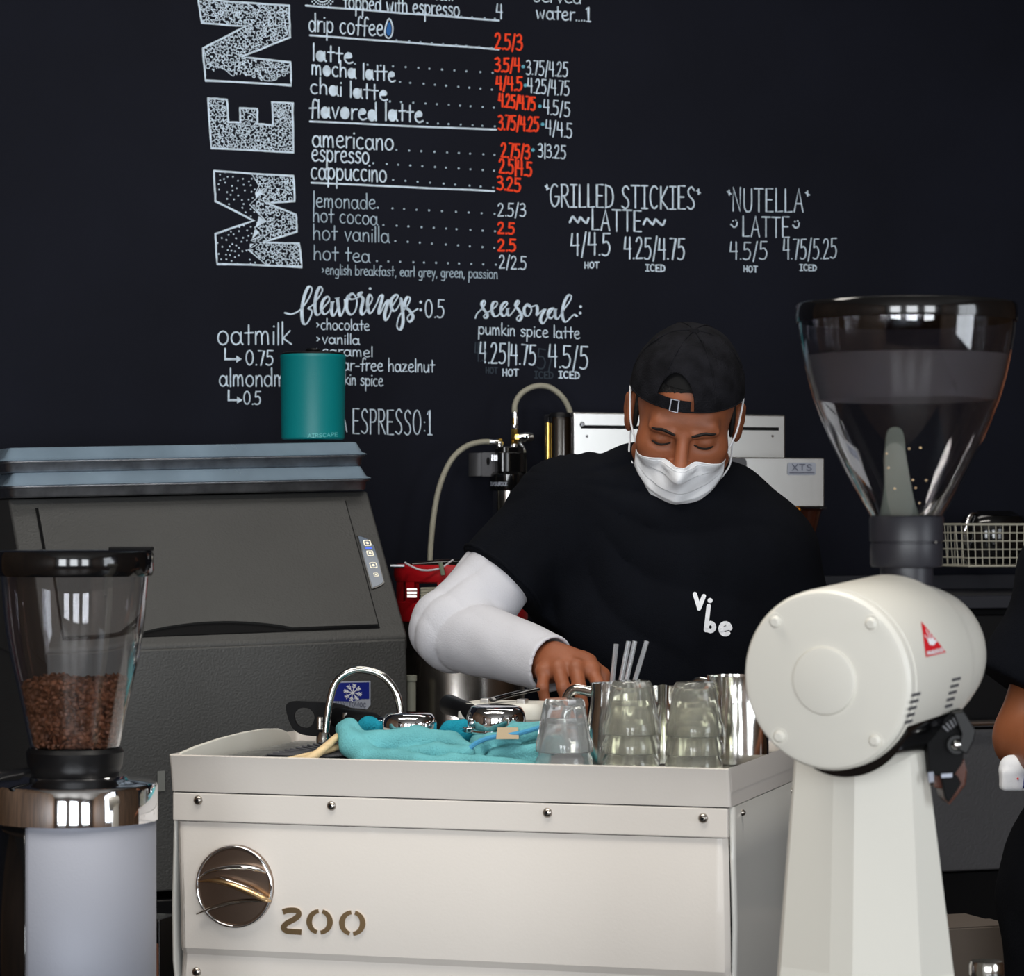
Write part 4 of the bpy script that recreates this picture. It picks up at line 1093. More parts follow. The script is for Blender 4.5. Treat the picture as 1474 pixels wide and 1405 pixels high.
for px, y, n, mt, nm in ((812, .050, 2, m_glass, 'left'), (908, .055, 3, m_glassg, 'middle'), (999, .052, 3, m_glassg, 'right')):
    b = on_tray(px, y)
    for k in range(n):
        pos = {2: ['bottom', 'top'], 3: ['bottom', 'centre', 'top']}[n][k]
        lab = {'left': 'upturned clear glass, %s of the short stack in front of the hand', 'middle': 'upturned greenish glass, %s of the stack with straws behind it',
               'right': 'upturned greenish glass, %s of the stack nearest the white grinder'}[nm] % pos
        make_glass(lab, (b.x + .0004 * k, b.y, b.z + .0245 * k), random.uniform(0, 6), mt, 'upturned glasses stacked on the espresso machine')

def pitcher(label, px, y, r, h, rz, spout=.012):
    b = on_tray(px, y)
    t = thing('milk_pitcher', label, 'pitcher', (b.x, b.y, b.z + .0005), rz, 'steel milk pitchers on the espresso machine')
    def body(R, off):
        rg = []
        for z, k in ((0.0, .94), (.004, 1.0), (.2, 1.0), (.45, .97), (.7, .84), (.85, .80), (1.0, .83)):
            ring = []
            for i in range(56):
                a = 2 * math.pi * i / 56
                rr0 = R * k - off; sp = 0
                d = math.atan2(math.sin(a + math.pi / 2), math.cos(a + math.pi / 2))     # spout at -y
                w = math.exp(-(d / .28) ** 2) * max(0, (z - .45) / .55)
                zc = z * h
                if z > .99: zc += w * .006
                ring.append(Vector(((rr0 + w * spout) * math.cos(a), (rr0 + w * spout) * math.sin(a), zc)))
            rg.append(ring)
        return rg
    ro = body(r, 0); ri = body(r, .0012); ri = [[Vector((p.x, p.y, max(p.z, .002))) for p in q] for q in ri]
    m = loft(ro + ri[::-1], cap=True)
    obj('pitcher_body', m, m_steelp, t, smooth=60)
    obj('handle', tube(cat([(0, r * .80, h * .88), (0, r * .80 + .028, h * .9), (0, r * .80 + .040, h * .7), (0, r + .030, h * .35), (0, r * .98, h * .18)], 6), .0042, 10, squash=1.6), m_steelp, t)
    return t
pitcher('small steel milk pitcher beside the hand, with straws standing in it', 880, .150, .034, .110, AL + .9, .014)
pitcher('steel milk pitcher seen between the two tall glass stacks', 957, .215, .038, .102, AL - .4, .014)
pitcher('big steel milk pitcher next to the white grinder', 1058, .235, .046, .118, AL + .6, .012)
sb = on_tray(880, .150)
def straw(label, px0, py0, px1, py1, d0_, d1_, r):
    a = P(px0, py0, d0_); b = P(px1, py1, d1_)
    t = thing('clear_straw', label, 'straw', a, 0, 'clear straws in the small pitcher')
    n = 12; ax = (b - a).normalized(); u = ax.orthogonal().normalized(); w = ax.cross(u)
    rg = [[p + (u * math.cos(2 * math.pi * i / n) + w * math.sin(2 * math.pi * i / n)) * rad for i in range(n)] for p, rad in ((a, r), (b, r), (b, r * .8), (a, r * .8))]
    obj('straw_tube', loft(rg + [rg[0]], cap=False), m_straw, t, world=True)
dd = sb.y
for lab, x0, y0, x1, y1 in (('clear straw leaning right, leftmost of the four', 874, 1050, 887, 927), ('clear straw second from the left, in the small pitcher', 880, 1050, 905, 923),
                            ('clear straw third from the left, in the small pitcher', 886, 1052, 914, 923), ('clear straw furthest right and most tilted', 892, 1052, 931, 923)):
    straw(lab, x0, y0, x1, y1, dd + .004, dd - .002 + (x1 - 887) * .0006, .0034)

# towels: folded terry cloths modelled as soft bodies
def towel_body(px_pts, dep, rads, k=.008, sq=None):
    return [P(a, b, d) for (a, b), d in zip(px_pts, dep)], rads
TB = EW @ Vector((0, 0, -.0125))
def towel(name, label, chains, lo, hi, material, h=.0032, amp=.0012, ph=0.0):
    chains = [([P(*q) for q in pts], rads) for pts, rads in chains]
    def f(p):
        d = None
        for pts, rads in chains:
            e = s_chain(p, pts, rads, .006)
            d = e if d is None else s_un(d, e, .004)
        d = d + amp * wav(p, 60, ph)
        return np.maximum(d, (TB.z + .0005) - p[..., 2])
    t = thing(name, label, 'towel', P(*lo), 0)
    pts = [q for c, _ in chains for q in c]; R = max(max(r) for _, r in chains) + .01
    mn = [min(q[i] for q in pts) - R for i in range(3)]; mx = [max(q[i] for q in pts) + R for i in range(3)]
    o = obj_np('cloth', [surf_nets(f, mn, mx, h)], material, t, smoothing=2)
    return t
towel('bar_towel', 'long rumpled teal towel along the front rim of the espresso machine', [
    ([(497, 1052, 4.02), (507, 1072, 4.0), (530, 1092, 3.97), (600, 1099, 3.93), (690, 1104, 3.90), (765, 1108, 3.87)], [.011, .018, .018, .014, .011, .010]),
    ([(507, 1068, 4.02), (545, 1072, 4.0), (600, 1066, 4.0), (650, 1070, 3.99), (672, 1080, 3.97)], [.014, .019, .020, .016, .012]),
    ([(520, 1096, 4.0), (580, 1092, 3.98), (630, 1082, 3.96), (672, 1086, 3.94)], [.012, .014, .013, .012]),
    ([(600, 1105, 3.97), (650, 1097, 3.92), (690, 1098, 3.90), (765, 1104, 3.88)], [.010, .012, .010, .009]),
    ([(494, 1050, 4.03), (503, 1046, 4.03), (515, 1058, 4.02)], [.011, .010, .009]),
    ([(540, 1100, 4.05), (640, 1098, 4.03), (700, 1100, 3.99)], [.022, .022, .018])], (600, 1110, 3.95), None, m_towel)
tw2 = towel('bar_towel', 'folded teal towel with a bright blue edge and tan tag, under the right portafilter', [
    ([(688, 1083, 3.97), (692, 1074, 3.97), (706, 1066, 3.96), (745, 1060, 3.95), (778, 1052, 3.95)], [.014, .012, .010, .010, .010]),
    ([(684, 1088, 3.96), (690, 1098, 3.95), (705, 1094, 3.94)], [.012, .008, .007]),
    ([(712, 1086, 3.945), (740, 1082, 3.94), (780, 1079, 3.93)], [.009, .009, .009]),
    ([(712, 1088, 3.95), (722, 1096, 3.945), (780, 1095, 3.93)], [.008, .008, .008]),
    ([(700, 1075, 4.03), (750, 1068, 4.02), (785, 1064, 4.0)], [.024, .026, .026])], (730, 1100, 3.95), None, m_towel, ph=1.3)
obj('blue_edge', tube(cat([P(684, 1096, 3.935), P(675, 1085, 3.935), P(682, 1072, 3.937), P(705, 1062, 3.935), P(745, 1056, 3.93), P(778, 1047, 3.93)], 6), .0032, 8), m_towele, tw2, world=True)
tgm = loft([[P(716, 1047, 3.937), P(746, 1047, 3.937), P(746, 1047, 3.941), P(716, 1047, 3.941)], [P(714, 1064, 3.922), P(747, 1064, 3.922), P(747, 1064, 3.926), P(714, 1064, 3.926)]])
obj('fabric_tag', tgm, m_tag, tw2, world=True, bevel=.0006)['label'] = 'tan fabric tag'
towel('bar_towel', 'small bright turquoise towel bunched up behind the long one, left of the portafilters', [
    ([(522, 1052, 4.12), (530, 1046, 4.12), (545, 1048, 4.12)], [.012, .013, .012]), ([(520, 1075, 4.12), (548, 1075, 4.12)], [.018, .018])], (530, 1090, 4.12), None, m_towel2, ph=2.0)
towel('bar_towel', 'bright turquoise towel bunched between the two chrome portafilters', [
    ([(634, 1062, 4.1), (648, 1050, 4.1), (668, 1044, 4.1)], [.010, .012, .010]), ([(640, 1068, 4.1), (655, 1060, 4.1), (672, 1056, 4.1)], [.010, .012, .012]), ([(640, 1080, 4.12), (672, 1080, 4.12)], [.018, .018])], (650, 1090, 4.1), None, m_towel2, ph=3.1)

# portafilters lying upside down on the towels
def portafilter(label, px, py, d, r, h, rz, tilt=0, handle=True):
    b = P(px, py, d)
    t = thing('portafilter', label, 'portafilter', b, rot=Euler((math.radians(tilt), 0, rz)), group='portafilters resting on the towels')
    obj('basket_bowl', lathe([(r * .93, 0), (r, .002), (r * 1.02, .006), (r * 1.03, h * .55), (r * .98, h * .78), (r * .86, h * .95), (r * .7, h), (0, h), ], 48, ).join(lathe([(r * .93, 0), (r * .88, .004), (0, .004)], 48)), m_chrome, t, smooth=60)
    obj('rim_ring', tube([(r * 1.0 * math.cos(a), r * 1.0 * math.sin(a), .0015) for a in np.linspace(0, 2 * math.pi, 48, endpoint=False)], .0024, 8, closed=True), m_chrome, t)
    for s in (-1, 1): obj('lug', box(s * r - .006 * (s < 0) - .002, s * r + .006 * (s > 0) + .002, -.008, .008, 0, .007), m_chrome, t, bevel=.0015)
    obj('neck', tube([(0, r * .9, h * .45), (0, r + .03, h * .45)], [.010, .008], 16), m_chrome, t)
    obj('handle', tube([(0, r + .03, h * .45), (0, r + .045, h * .46), (0, r + .09, h * .5), (0, r + .13, h * .52), (0, r + .14, h * .52)], [.009, .013, .0135, .015, .010], 16), m_black, t)
    return t
portafilter('chrome portafilter on the left, lying upside down on the teal towel', 589, 1058, 4.07, .0375, .031, -.3 + 1.0)
portafilter('chrome portafilter on the right, above the tan towel tag', 714, 1053, 4.05, .040, .036, .42, 3)

# gooseneck tap, knob, scoop, bamboo tongs, mat on the left of the tray
g = thing('gooseneck_tap', 'thin polished gooseneck tap arching over the left of the espresso machine', 'tap', P(469, 1066, 4.15))
obj('spout', tube(cat([P(468, 1064, 4.15), P(470, 1042, 4.15), P(474, 1012, 4.15), P(482, 985, 4.15), P(497, 970, 4.15), P(517, 964, 4.15), P(543, 969, 4.15), P(560, 982, 4.15), P(572, 1003, 4.15), P(577, 1030, 4.15), P(577, 1040, 4.15)], 8), .0054, 16), m_steelp, g, world=True)
gb = P(466, 1062, 4.15); tz0 = TB.z + .001
obj('tap_base', lathe([(0, gb.z + .008), (.008, gb.z + .008), (.011, gb.z), (.011, tz0 + .004), (.014, tz0), (0, tz0)], 24).xf(Matrix.Translation((gb.x, gb.y, 0))), m_steelp, g, world=True)
obj('lever_knob', lathe([(0, .030), (.006, .030), (.007, .027), (.007, .004), (.008, 0), (0, 0)], 20).xf(Matrix.Translation(P(460, 1050, 4.14)) @ Matrix.Scale(.6, 4)), m_gunmetal, g, world=True)
kb = P(500, 1046, 4.17)
k_ = thing('temperature_knob', 'short knurled steel post standing between the tap and the turquoise towel', 'knob', (kb.x, kb.y, tz0))
obj('post', lathe([(0, kb.z - tz0 + .02), (.0068, kb.z - tz0 + .02), (.0078, kb.z - tz0 + .018), (.0078, kb.z - tz0), (.006, kb.z - tz0 - .002), (.006, 0), (0, 0)], 24), m_steel, k_)
sd = 4.20
sc_ = thing('black_scoop', 'black plastic scoop with a loop handle standing behind the gooseneck tap', 'scoop', P(470, 1050, sd))
outer = [(P(a, b, sd)) for a, b in sup([(412, 1018), (420, 1010), (445, 1010), (480, 1012), (506, 1020), (522, 1034), (523, 1052), (505, 1060), (470, 1060), (436, 1057), (420, 1045)], 4)]
inner = [(P(a, b, sd)) for a, b in sup([(425, 1026), (433, 1019), (446, 1020), (453, 1030), (450, 1042), (442, 1048), (431, 1045), (425, 1036)], 6)]
bm_ = bmesh.new()
def ringedge(vs):
    bv = [bm_.verts.new(v) for v in vs]
    return [bm_.edges.new((bv[i], bv[(i + 1) % len(bv)])) for i in range(len(bv))]
es = ringedge(outer) + ringedge(inner)
bmesh.ops.triangle_fill(bm_, use_beauty=True, edges=es)
bm_.verts.index_update()
mm = M().add([v.co.copy() for v in bm_.verts], [tuple(v.index for v in f.verts) for f in bm_.faces]); bm_.free()
so = obj('loop_handle', mm, m_blackm, sc_, world=True, solid=.016, offset=0, smooth=0)
bv_ = so.modifiers.new('bevel', 'BEVEL'); bv_.width = .004; bv_.segments = 3
obj('scoop_bowl', lathe([(0, 0), (.02, 0), (.028, .006), (.031, .045), (.029, .045), (.026, .008), (0, .003)], 28).xf(Matrix.Translation(Vector((P(500, 1060, sd).x, sd + .035, tz0)))), m_black, sc_, world=True)
mt_ = thing('rubber_mat', 'dark ribbed rubber mat tilted on the left of the tray under the bamboo tongs', 'mat', P(440, 1090, 4.05))
mrg = [P(376, 1094, 4.00), P(492, 1066, 4.10), P(520, 1102, 4.02), P(470, 1108, 3.98)]
zq = tz0 + .002
quad = [Vector((p.x, p.y, max(zq, p.z))) for p in mrg]
mq = M().add(quad + [q + Vector((0, 0, .004)) for q in quad], [(0, 1, 2, 3), (7, 6, 5, 4), (0, 4, 5, 1), (1, 5, 6, 2), (2, 6, 7, 3), (3, 7, 4, 0)])
obj('mat_sheet', mq, m_black, mt_, world=True, bevel=.001)
rb_ = M()
for i in range(1, 14):
    t = i / 14; a = quad[0].lerp(quad[1], t); b = quad[3].lerp(quad[2], t); up_ = Vector((0, 0, .005))
    rb_.join(tube([a + up_, b + up_], .0012, 6))
obj('ribs', rb_, m_grey, mt_, world=True)
tn = thing('bamboo_tongs', 'pale bamboo tongs resting on the rim at the left of the teal towel', 'tongs', P(440, 1092, 3.97))
obj('tong_arm', tube(cat([P(400, 1098, 3.955), P(435, 1094, 3.955), P(452, 1088, 3.958), P(470, 1074, 3.99), P(488, 1058, 4.03)], 6), [.0035, .006, .0075, .0068, .006], 12, squash=.8), m_wood, tn, world=True)
obj('tong_arm', tube(cat([P(395, 1097, 3.965), P(430, 1090, 3.985), P(465, 1082, 4.0), P(492, 1073, 4.03)], 6), [.003, .0045, .0055, .0058], 12, squash=.8), m_wood, tn, world=True)

# cream tub with black latch
td = 4.12; tb = P(717, 1040, td)
tu = thing('cream_tub', 'cream lidded tub with a black lever on top, behind the right portafilter', 'tub', (tb.x, tb.y, tz0), -AL)
hz_ = P(0, 1013, td).z - tz0; wd = 63 / F * td
rg = lambda s, z: [(x * s, y * s + .04, z) for x, y in rrect(-wd, wd, -.05, .05, .025, 6)]
obj('tub_body', loft([rg(.96, 0), rg(1.0, .004), rg(1.0, hz_ - .022)]), m_cream, tu, smooth=50)
obj('tub_lid', loft([rg(1.02, hz_ - .0215), rg(1.02, hz_ - .012), rg(.97, hz_ - .004), rg(.90, hz_)]), m_cream, tu, smooth=35)
def tl(px, py, y): 
    im = wm(tu).inverted(); o = Vector((0, 0, HC)); a = im @ o; b = im @ P(px, py, 1.0); t = (y - a.y) / (b.y - a.y); return a + (b - a) * t
a1, a2, a3 = tl(709, 1007, .0), tl(735, 1000, .05), tl(775, 992, .08)
obj('lever', tube([a1, a2, a3], [.006, .0055, .005], 10, squash=.6), m_blackg, tu)
for px in (700, 752):
    q = tl(px, 1008, .02); obj('latch_block', box(q.x - .006, q.x + .006, .01, .03, hz_ - .001, hz_ + .006), m_steel, tu, bevel=.001)

# ------------------------------------------------------------------ white bulk grinder on the right
gd = thing('bulk_coffee_grinder', 'tall white coffee grinder with a horizontal motor drum and a big clear hopper', 'coffee grinder', (P(1240, 1100, 3.05).x, 3.05, CZ))
PH = math.radians(31)
ELV = math.radians(4.3)
ax = Vector((math.sin(PH) * math.cos(ELV), math.cos(PH) * math.cos(ELV), math.sin(ELV))); C0 = P(1187, 980, 2.94)
side = Vector((math.cos(PH), -math.sin(PH), 0)); upv = side.cross(ax)
DM = Matrix(((side.x, upv.x, ax.x, C0.x), (side.y, upv.y, ax.y, C0.y), (side.z, upv.z, ax.z, C0.z), (0, 0, 0, 1)))
RD = .0918
drum_p = [(0, 0), (RD - .008, 0), (RD - .003, .0015), (RD, .006), (RD, .016)]
fp_ = obj('front_plate', lathe(drum_p + [(RD, .0165), (0, .0165)], 96).xf(DM), m_cream, gd, world=True, smooth=30)
fp_['label'] = 'round white front plate with four screws'
obj('centre_cap', lathe([(0, -.0045), (.030, -.0045), (.0335, -.0035), (.0350, -.001), (.0352, .001), (0, .001)], 64).xf(DM), m_cream, fp_, world=True)
for a in (48, 132, 228, 312):
    q = DM @ Matrix.Translation((.079 * math.cos(math.radians(a)), .079 * math.sin(math.radians(a)), 0))
    obj('screw', lathe([(0, -.0035), (.004, -.0035), (.0062, -.001), (.0064, .001), (0, .001)], 20).xf(q), m_cream, fp_, world=True)
    obj('screw_recess', tube([q @ Vector((.0085 * math.cos(t), .0085 * math.sin(t), .0006)) for t in np.linspace(0, 2 * math.pi, 20, endpoint=False)], .0009, 6, closed=True), m_cream, fp_, world=True)
R2_ = RD + .0006
dr = obj('motor_drum', lathe([(R2_ - .004, .0168), (R2_, .0185), (R2_, .165), (R2_ - .002, .171), (R2_ - .006, .173), (R2_ - .007, .176), (R2_ - .010, .200), (R2_ - .015, .230), (R2_ - .022, .258), (R2_ - .034, .280), (R2_ - .052, .294), (0, .304)], 96).xf(DM), m_cream, gd, world=True, smooth=35)
def ondrum(ang, z, off=.0):      # ang from +side axis counter-clockwise seen from the front plate
    a = math.radians(ang); return DM @ Vector(((R2_ + off) * math.cos(a), (R2_ + off) * math.sin(a), z))
# red triangular emblem with crown and lettering, wrapped on the drum
def drumfn(px, py, k=0):
    o = Vector((0, 0, HC)); im = DM.inverted(); a = im @ o; r = (im @ P(px, py, 1.0)) - a
    R = R2_ + .0006 + k * .00006
    A = r.x ** 2 + r.y ** 2; B = 2 * (a.x * r.x + a.y * r.y); Cc = a.x ** 2 + a.y ** 2 - R * R
    t = (-B - math.sqrt(max(0, B * B - 4 * A * Cc))) / 2 / A
    return DM @ (a + r * t)
for vx, vy, sx_, sy_ in ((1313, 996, -2.4, 9.8), (1371, 974, -2.5, 9.6)):
    for k in range(5):
        x, y = vx + sx_ * k, vy + sy_ * k
        m_ = M().add([drumfn(x, y + 3), drumfn(x + 12.5 - k * .5, y), drumfn(x + 12 - k * .5, y + 4.4), drumfn(x - .5, y + 7.4)], [(0, 1, 2, 3)])
        obj('vent_slot', m_, m_grey, dr, world=True, smooth=0)
tri = [(1326, 894), (1362, 939), (1333, 946)]
mt = M()
NT = 8
for i in range(NT):
    for j in range(NT - i):
        def bc3(u, v): return (tri[0][0] + (tri[1][0] - tri[0][0]) * u / NT + (tri[2][0] - tri[0][0]) * v / NT, tri[0][1] + (tri[1][1] - tri[0][1]) * u / NT + (tri[2][1] - tri[0][1]) * v / NT)
        mt.add([drumfn(*bc3(i, j)), drumfn(*bc3(i + 1, j)), drumfn(*bc3(i, j + 1))], [(0, 1, 2)])
        if i + j < NT - 1: mt.add([drumfn(*bc3(i + 1, j)), drumfn(*bc3(i + 1, j + 1)), drumfn(*bc3(i, j + 1))], [(0, 1, 2)])
em_ = obj('emblem', mt, m_redprint, dr, world=True, smooth=0); em_['label'] = 'red triangular emblem with a white crown'
dfn = lambda px, py, k=0: drumfn(px, py, k + 8)
print_on('crown', em_, dfn, [[(1333, 906), (1339, 921)], [(1338, 910), (1341, 920)], [(1343, 915), (1343, 921)], [(1331, 914), (1337, 922)]], 1.0, m_print, [[(1335, 921), (1337, 918), (1340, 920), (1343, 917), (1345, 921), (1349, 923), (1344, 929), (1338, 928)]])
stt, _ = text2d('MAHLKONIG', 1335, 943, 1358, 938, 6); print_on('lettering', em_, dfn, stt, .9, m_print)
# pillar with facets
def ringp(pts): return pts
pil = []
for py, xs in ((1050, (1150, 1201, 1231, 1309, 1329)), (1405, (1124, 1194, 1227, 1326, 1373)), (1760, (1098, 1187, 1223, 1343, 1417))):
    ds = (3.082, 3.035, 3.018, 2.998, 3.032)
    k = (py - 1050) / 355 * .012
    fr_ = [P(x, py, d - k) for x, d in zip(xs, ds)]
    z = fr_[2].z
    fr_ = [Vector((p.x, p.y, z)) for p in fr_]
    cxm = sum(p.x for p in fr_) / 5
    bk = [Vector((fr_[4].x + .004, 3.14, z)), Vector((fr_[3].x - .01, 3.185, z)), Vector((fr_[1].x, 3.20, z)), Vector((fr_[0].x + .005, 3.15, z))]
    pil.append(fr_ + bk)
z0 = pil[-1][0].z; f_ = (CZ + .03 - pil[1][0].z) / (pil[2][0].z - pil[1][0].z)
pil[2] = [a.lerp(b, f_) for a, b in zip(pil[1], pil[2])]
pl = obj('pillar', loft(pil), m_cream, gd, world=True, smooth=4)
bs = [Vector((p.x * 1.0 + (p.x - .41) * .25, p.y + (p.y - 3.09) * .3, CZ + .03)) for p in pil[2]]
obj('base_plate', loft([[Vector((p.x, p.y, CZ + .0005)) for p in bs], bs]), m_cream, gd, world=True, bevel=.004)
# black collar between drum and pillar
col = M(); cr = []
for z_, th in ((.012, 1), (.17, 1)):
    pass
for k in range(2):
    a_s = np.linspace(-128, -52, 20)
cr = [[ondrum(a, z_, -.004) for a in np.linspace(-108, -30, 24)] + [ondrum(a, z_, .001 + .0085 * math.sin(math.radians((a + 30) / 78 * -180)) ** .6 if -107.9 < a < -30.1 else .0) for a in np.linspace(-30, -108, 24)] for z_ in (.019, .05, .10, .16)]
obj('drum_saddle', loft(cr), m_blackg, gd, world=True, smooth=60)
# spout, bag clamp
cdp = 3.07
def blk(name, poly, d0_, d1_, matl, par, bev=.0015):
    n = len(poly)
    m_ = M().add([P(a, b, d0_) for a, b in poly] + [P(a, b, d0_) + Vector((0, d1_ - d0_, 0)) for a, b in poly],
        [tuple(range(n)), tuple(range(2 * n - 1, n - 1, -1))] + [(i, i + n, (i + 1) % n + n, (i + 1) % n) for i in range(n)])
    return obj(name, m_, matl, par, world=True, bevel=bev)
sp = blk('spout_housing', [(1334, 1062), (1345, 1046), (1372, 1024), (1388, 1022), (1392, 1040), (1386, 1098), (1372, 1118), (1338, 1116)], 3.0, 3.11, m_blackm, gd)
blk('clamp_arm', [(1372, 1026), (1388, 1024), (1405, 1052), (1402, 1066), (1392, 1086), (1380, 1080), (1384, 1056)], 2.985, 3.0, m_black, sp)
for i in range(5):
    blk('grip_rib', [(1356 + i * 5, 1046 - i * 4), (1359 + i * 5, 1044 - i * 4), (1367 + i * 4, 1052 - i * 3), (1364 + i * 4, 1054 - i * 3)], 2.992, 3.0, m_grey, sp, .0005)
q = P(1377, 1072, 2.99); qm = Matrix.Translation(q) @ Matrix.Rotation(math.radians(90), 4, 'X')
obj('clamp_bolt', lathe([(0, .006), (.003, .0055), (.0055, .003), (.0062, 0), (0, 0)], 20).xf(qm), m_steelp, sp, world=True)
obj('bolt_washer', lathe([(.0062, .001), (.0095, .001), (.0098, -.004), (0, -.004)], 24).xf(qm), m_black, sp, world=True)
blk('chute', [(1345, 1106), (1372, 1104), (1388, 1092), (1392, 1110), (1390, 1130), (1367, 1159), (1360, 1152), (1357, 1136), (1345, 1134)], 3.01, 3.06, m_brownglass, sp)
blk('chute_lip', [(1355, 1118), (1378, 1116), (1384, 1128), (1366, 1156), (1361, 1150)], 2.998, 3.009, m_blackm, sp)
blk('label_plate', [(1355, 1114), (1371, 1113), (1371, 1119), (1355, 1120)], 2.994, 2.997, m_silverprint, sp, .0003)
blk('blue_tab', [(1336, 1112), (1344, 1111), (1345, 1126), (1337, 1127)], 2.994, 2.999, m_silver, sp, .0005)
# neck and hopper
hd_ = 3.13; HX = 1305
hcx = P(HX, 750, hd_); 
def rz_(py): return HC - (py - HY) / F * hd_
def rw(w): return w / F * hd_
HT = Matrix.Translation((hcx.x, hcx.y, 0))
nk = obj('hopper_neck', lathe([(0, rz_(870)), (rw(38), rz_(870)), (rw(38), rz_(817)), (rw(50), rz_(816)), (rw(52), rz_(812)), (rw(52), rz_(783)), (rw(50.5), rz_(782)), (rw(50.5), rz_(780)), (rw(53), rz_(779)), (rw(53), rz_(745)), (rw(51), rz_(742)), (rw(44), rz_(742))], 64).xf(HT), m_neck, gd, world=True, smooth=35)
obj('neck_pin', lathe([(0, 0), (.0015, 0), (.0015, .002), (0, .002)], 12).xf(Matrix.Translation((hcx.x + rw(36), hcx.y - rw(40), rz_(781))) @ Matrix.Rotation(math.radians(70), 4, 'X')), m_chrome, nk, world=True)
hp = [(50, 748), (53, 740), (64, 722), (79, 695), (93, 668), (108, 637), (121, 606), (133, 574), (142, 543), (148, 515), (153, 487), (155.5, 462), (157, 447)]
hop = lathe([(rw(w), rz_(y)) for w, y in hp] + [(rw(w) - .0026, rz_(y)) for w, y in hp[::-1]], 96).xf(HT)
ho = obj('hopper', hop, m_poly, gd, world=True, smooth=60)
fb = [(148, 512), (144.5, 530), (140.5, 548), (136, 564), (132, 576)]
obj('frosted_band', lathe([(rw(w) - .0032, rz_(y)) for w, y in fb] + [(rw(w) - .0040, rz_(y)) for w, y in fb[::-1]], 96).xf(HT), m_frost, ho, world=True, smooth=60)
obj('hopper_lid', lathe([(0, rz_(436)), (rw(150), rz_(436)), (rw(156), rz_(438)), (rw(158.5), rz_(442)), (rw(158.5), rz_(458)), (rw(157.5), rz_(464)), (rw(157.2), rz_(464)), (rw(157.2), rz_(445)), (0, rz_(445))], 96).xf(HT), m_blackg, gd, world=True, smooth=35)
pdl = sup([(1270, 760), (1273, 700), (1274, 650), (1277, 622), (1288, 614), (1300, 622), (1305, 660), (1314, 710), (1322, 760)], 5)
blk('shutter_paddle', pdl, hd_ - .012, hd_ - .006, m_paddle, ho, .0008)
for i in range(9):
    q = P(random.uniform(1265, 1345), random.uniform(640, 735), hd_ - random.uniform(.014, .03))
    obj('bean_crumb', lathe([(0, -.0013), (.0013, -.0006), (.0013, .0006), (0, .0013)], 6).xf(Matrix.Translation(q)), m_bronze2, ho, world=True)

# ------------------------------------------------------------------ silver grinder on the left
ld = 3.56; lc = P(108, 1100, ld)
lg = thing('espresso_grinder', 'silver and black espresso grinder at the left with a hopper of dark beans', 'coffee grinder', (lc.x, lc.y, CZ))
LT = Matrix.Translation((0, 0, -CZ))
def lz(py): return HC - (py - HY) / F * ld - CZ
def lw(w): return w / F * ld
zb0 = .022
obj('silver_body', lathe([(lw(116), zb0), (lw(116), lz(1180))], 64, -118, 100).xf(Matrix.Identity(4)), m_silver, lg, solid=.003)
obj('black_front', lathe([(lw(114), zb0), (lw(114), lz(1180))], 48, 100, 242), m_blackg, lg, solid=.003)
obj('base_plate', lathe([(0, 0), (lw(124), 0), (lw(126), .004), (lw(126), .018), (lw(120), .0225), (0, .0225)], 64), m_black, lg)
obj('chrome_collar', lathe([(0, lz(1182)), (lw(116), lz(1182)), (lw(118.5), lz(1180)), (lw(118.5), lz(1132)), (lw(116), lz(1127)), (lw(108), lz(1124)), (lw(80), lz(1122)), (lw(72), lz(1116)), (0, lz(1116))], 96), m_chrome, lg, smooth=35)
obj('hopper_throat', lathe([(0, lz(1122)), (lw(58), lz(1122)), (lw(62), lz(1117)), (lw(68), lz(1100)), (lw(70), lz(1082)), (lw(66), lz(1076)), (lw(58), lz(1076))], 64), m_black, lg, smooth=35)
lhp = [(62, 1080), (64.5, 1072), (70, 1045), (76, 1015), (84, 980), (92, 945), (98, 910), (102, 875), (104, 845), (105.5, 825)]
lh = obj('hopper', lathe([(lw(w), lz(y)) for w, y in lhp] + [(lw(w) - .0024, lz(y)) for w, y in lhp[::-1]], 96), m_poly, lg, smooth=60)
lh['label'] = 'clear hopper, a third full of beans'
obj('hopper_lid', lathe([(0, lz(792)), (lw(104), lz(792)), (lw(111), lz(794)), (lw(113), lz(799)), (lw(113), lz(822)), (lw(110), lz(829)), (lw(107), lz(829)), (lw(107), lz(800)), (0, lz(800))], 80), m_blackg, lg, smooth=35)
obj('lid_tab', box(lw(50), lw(112), -.012, .012, lz(793), lz(787)), m_blackm, lg, bevel=.0015)
obj('dosing_lever', tube(cat([(-lw(60), -.03, lz(1106)), (-lw(95), -.06, lz(1110)), (-lw(118), -.075, lz(1112))], 5), [.004, .006, .007], 12), m_black, lg)
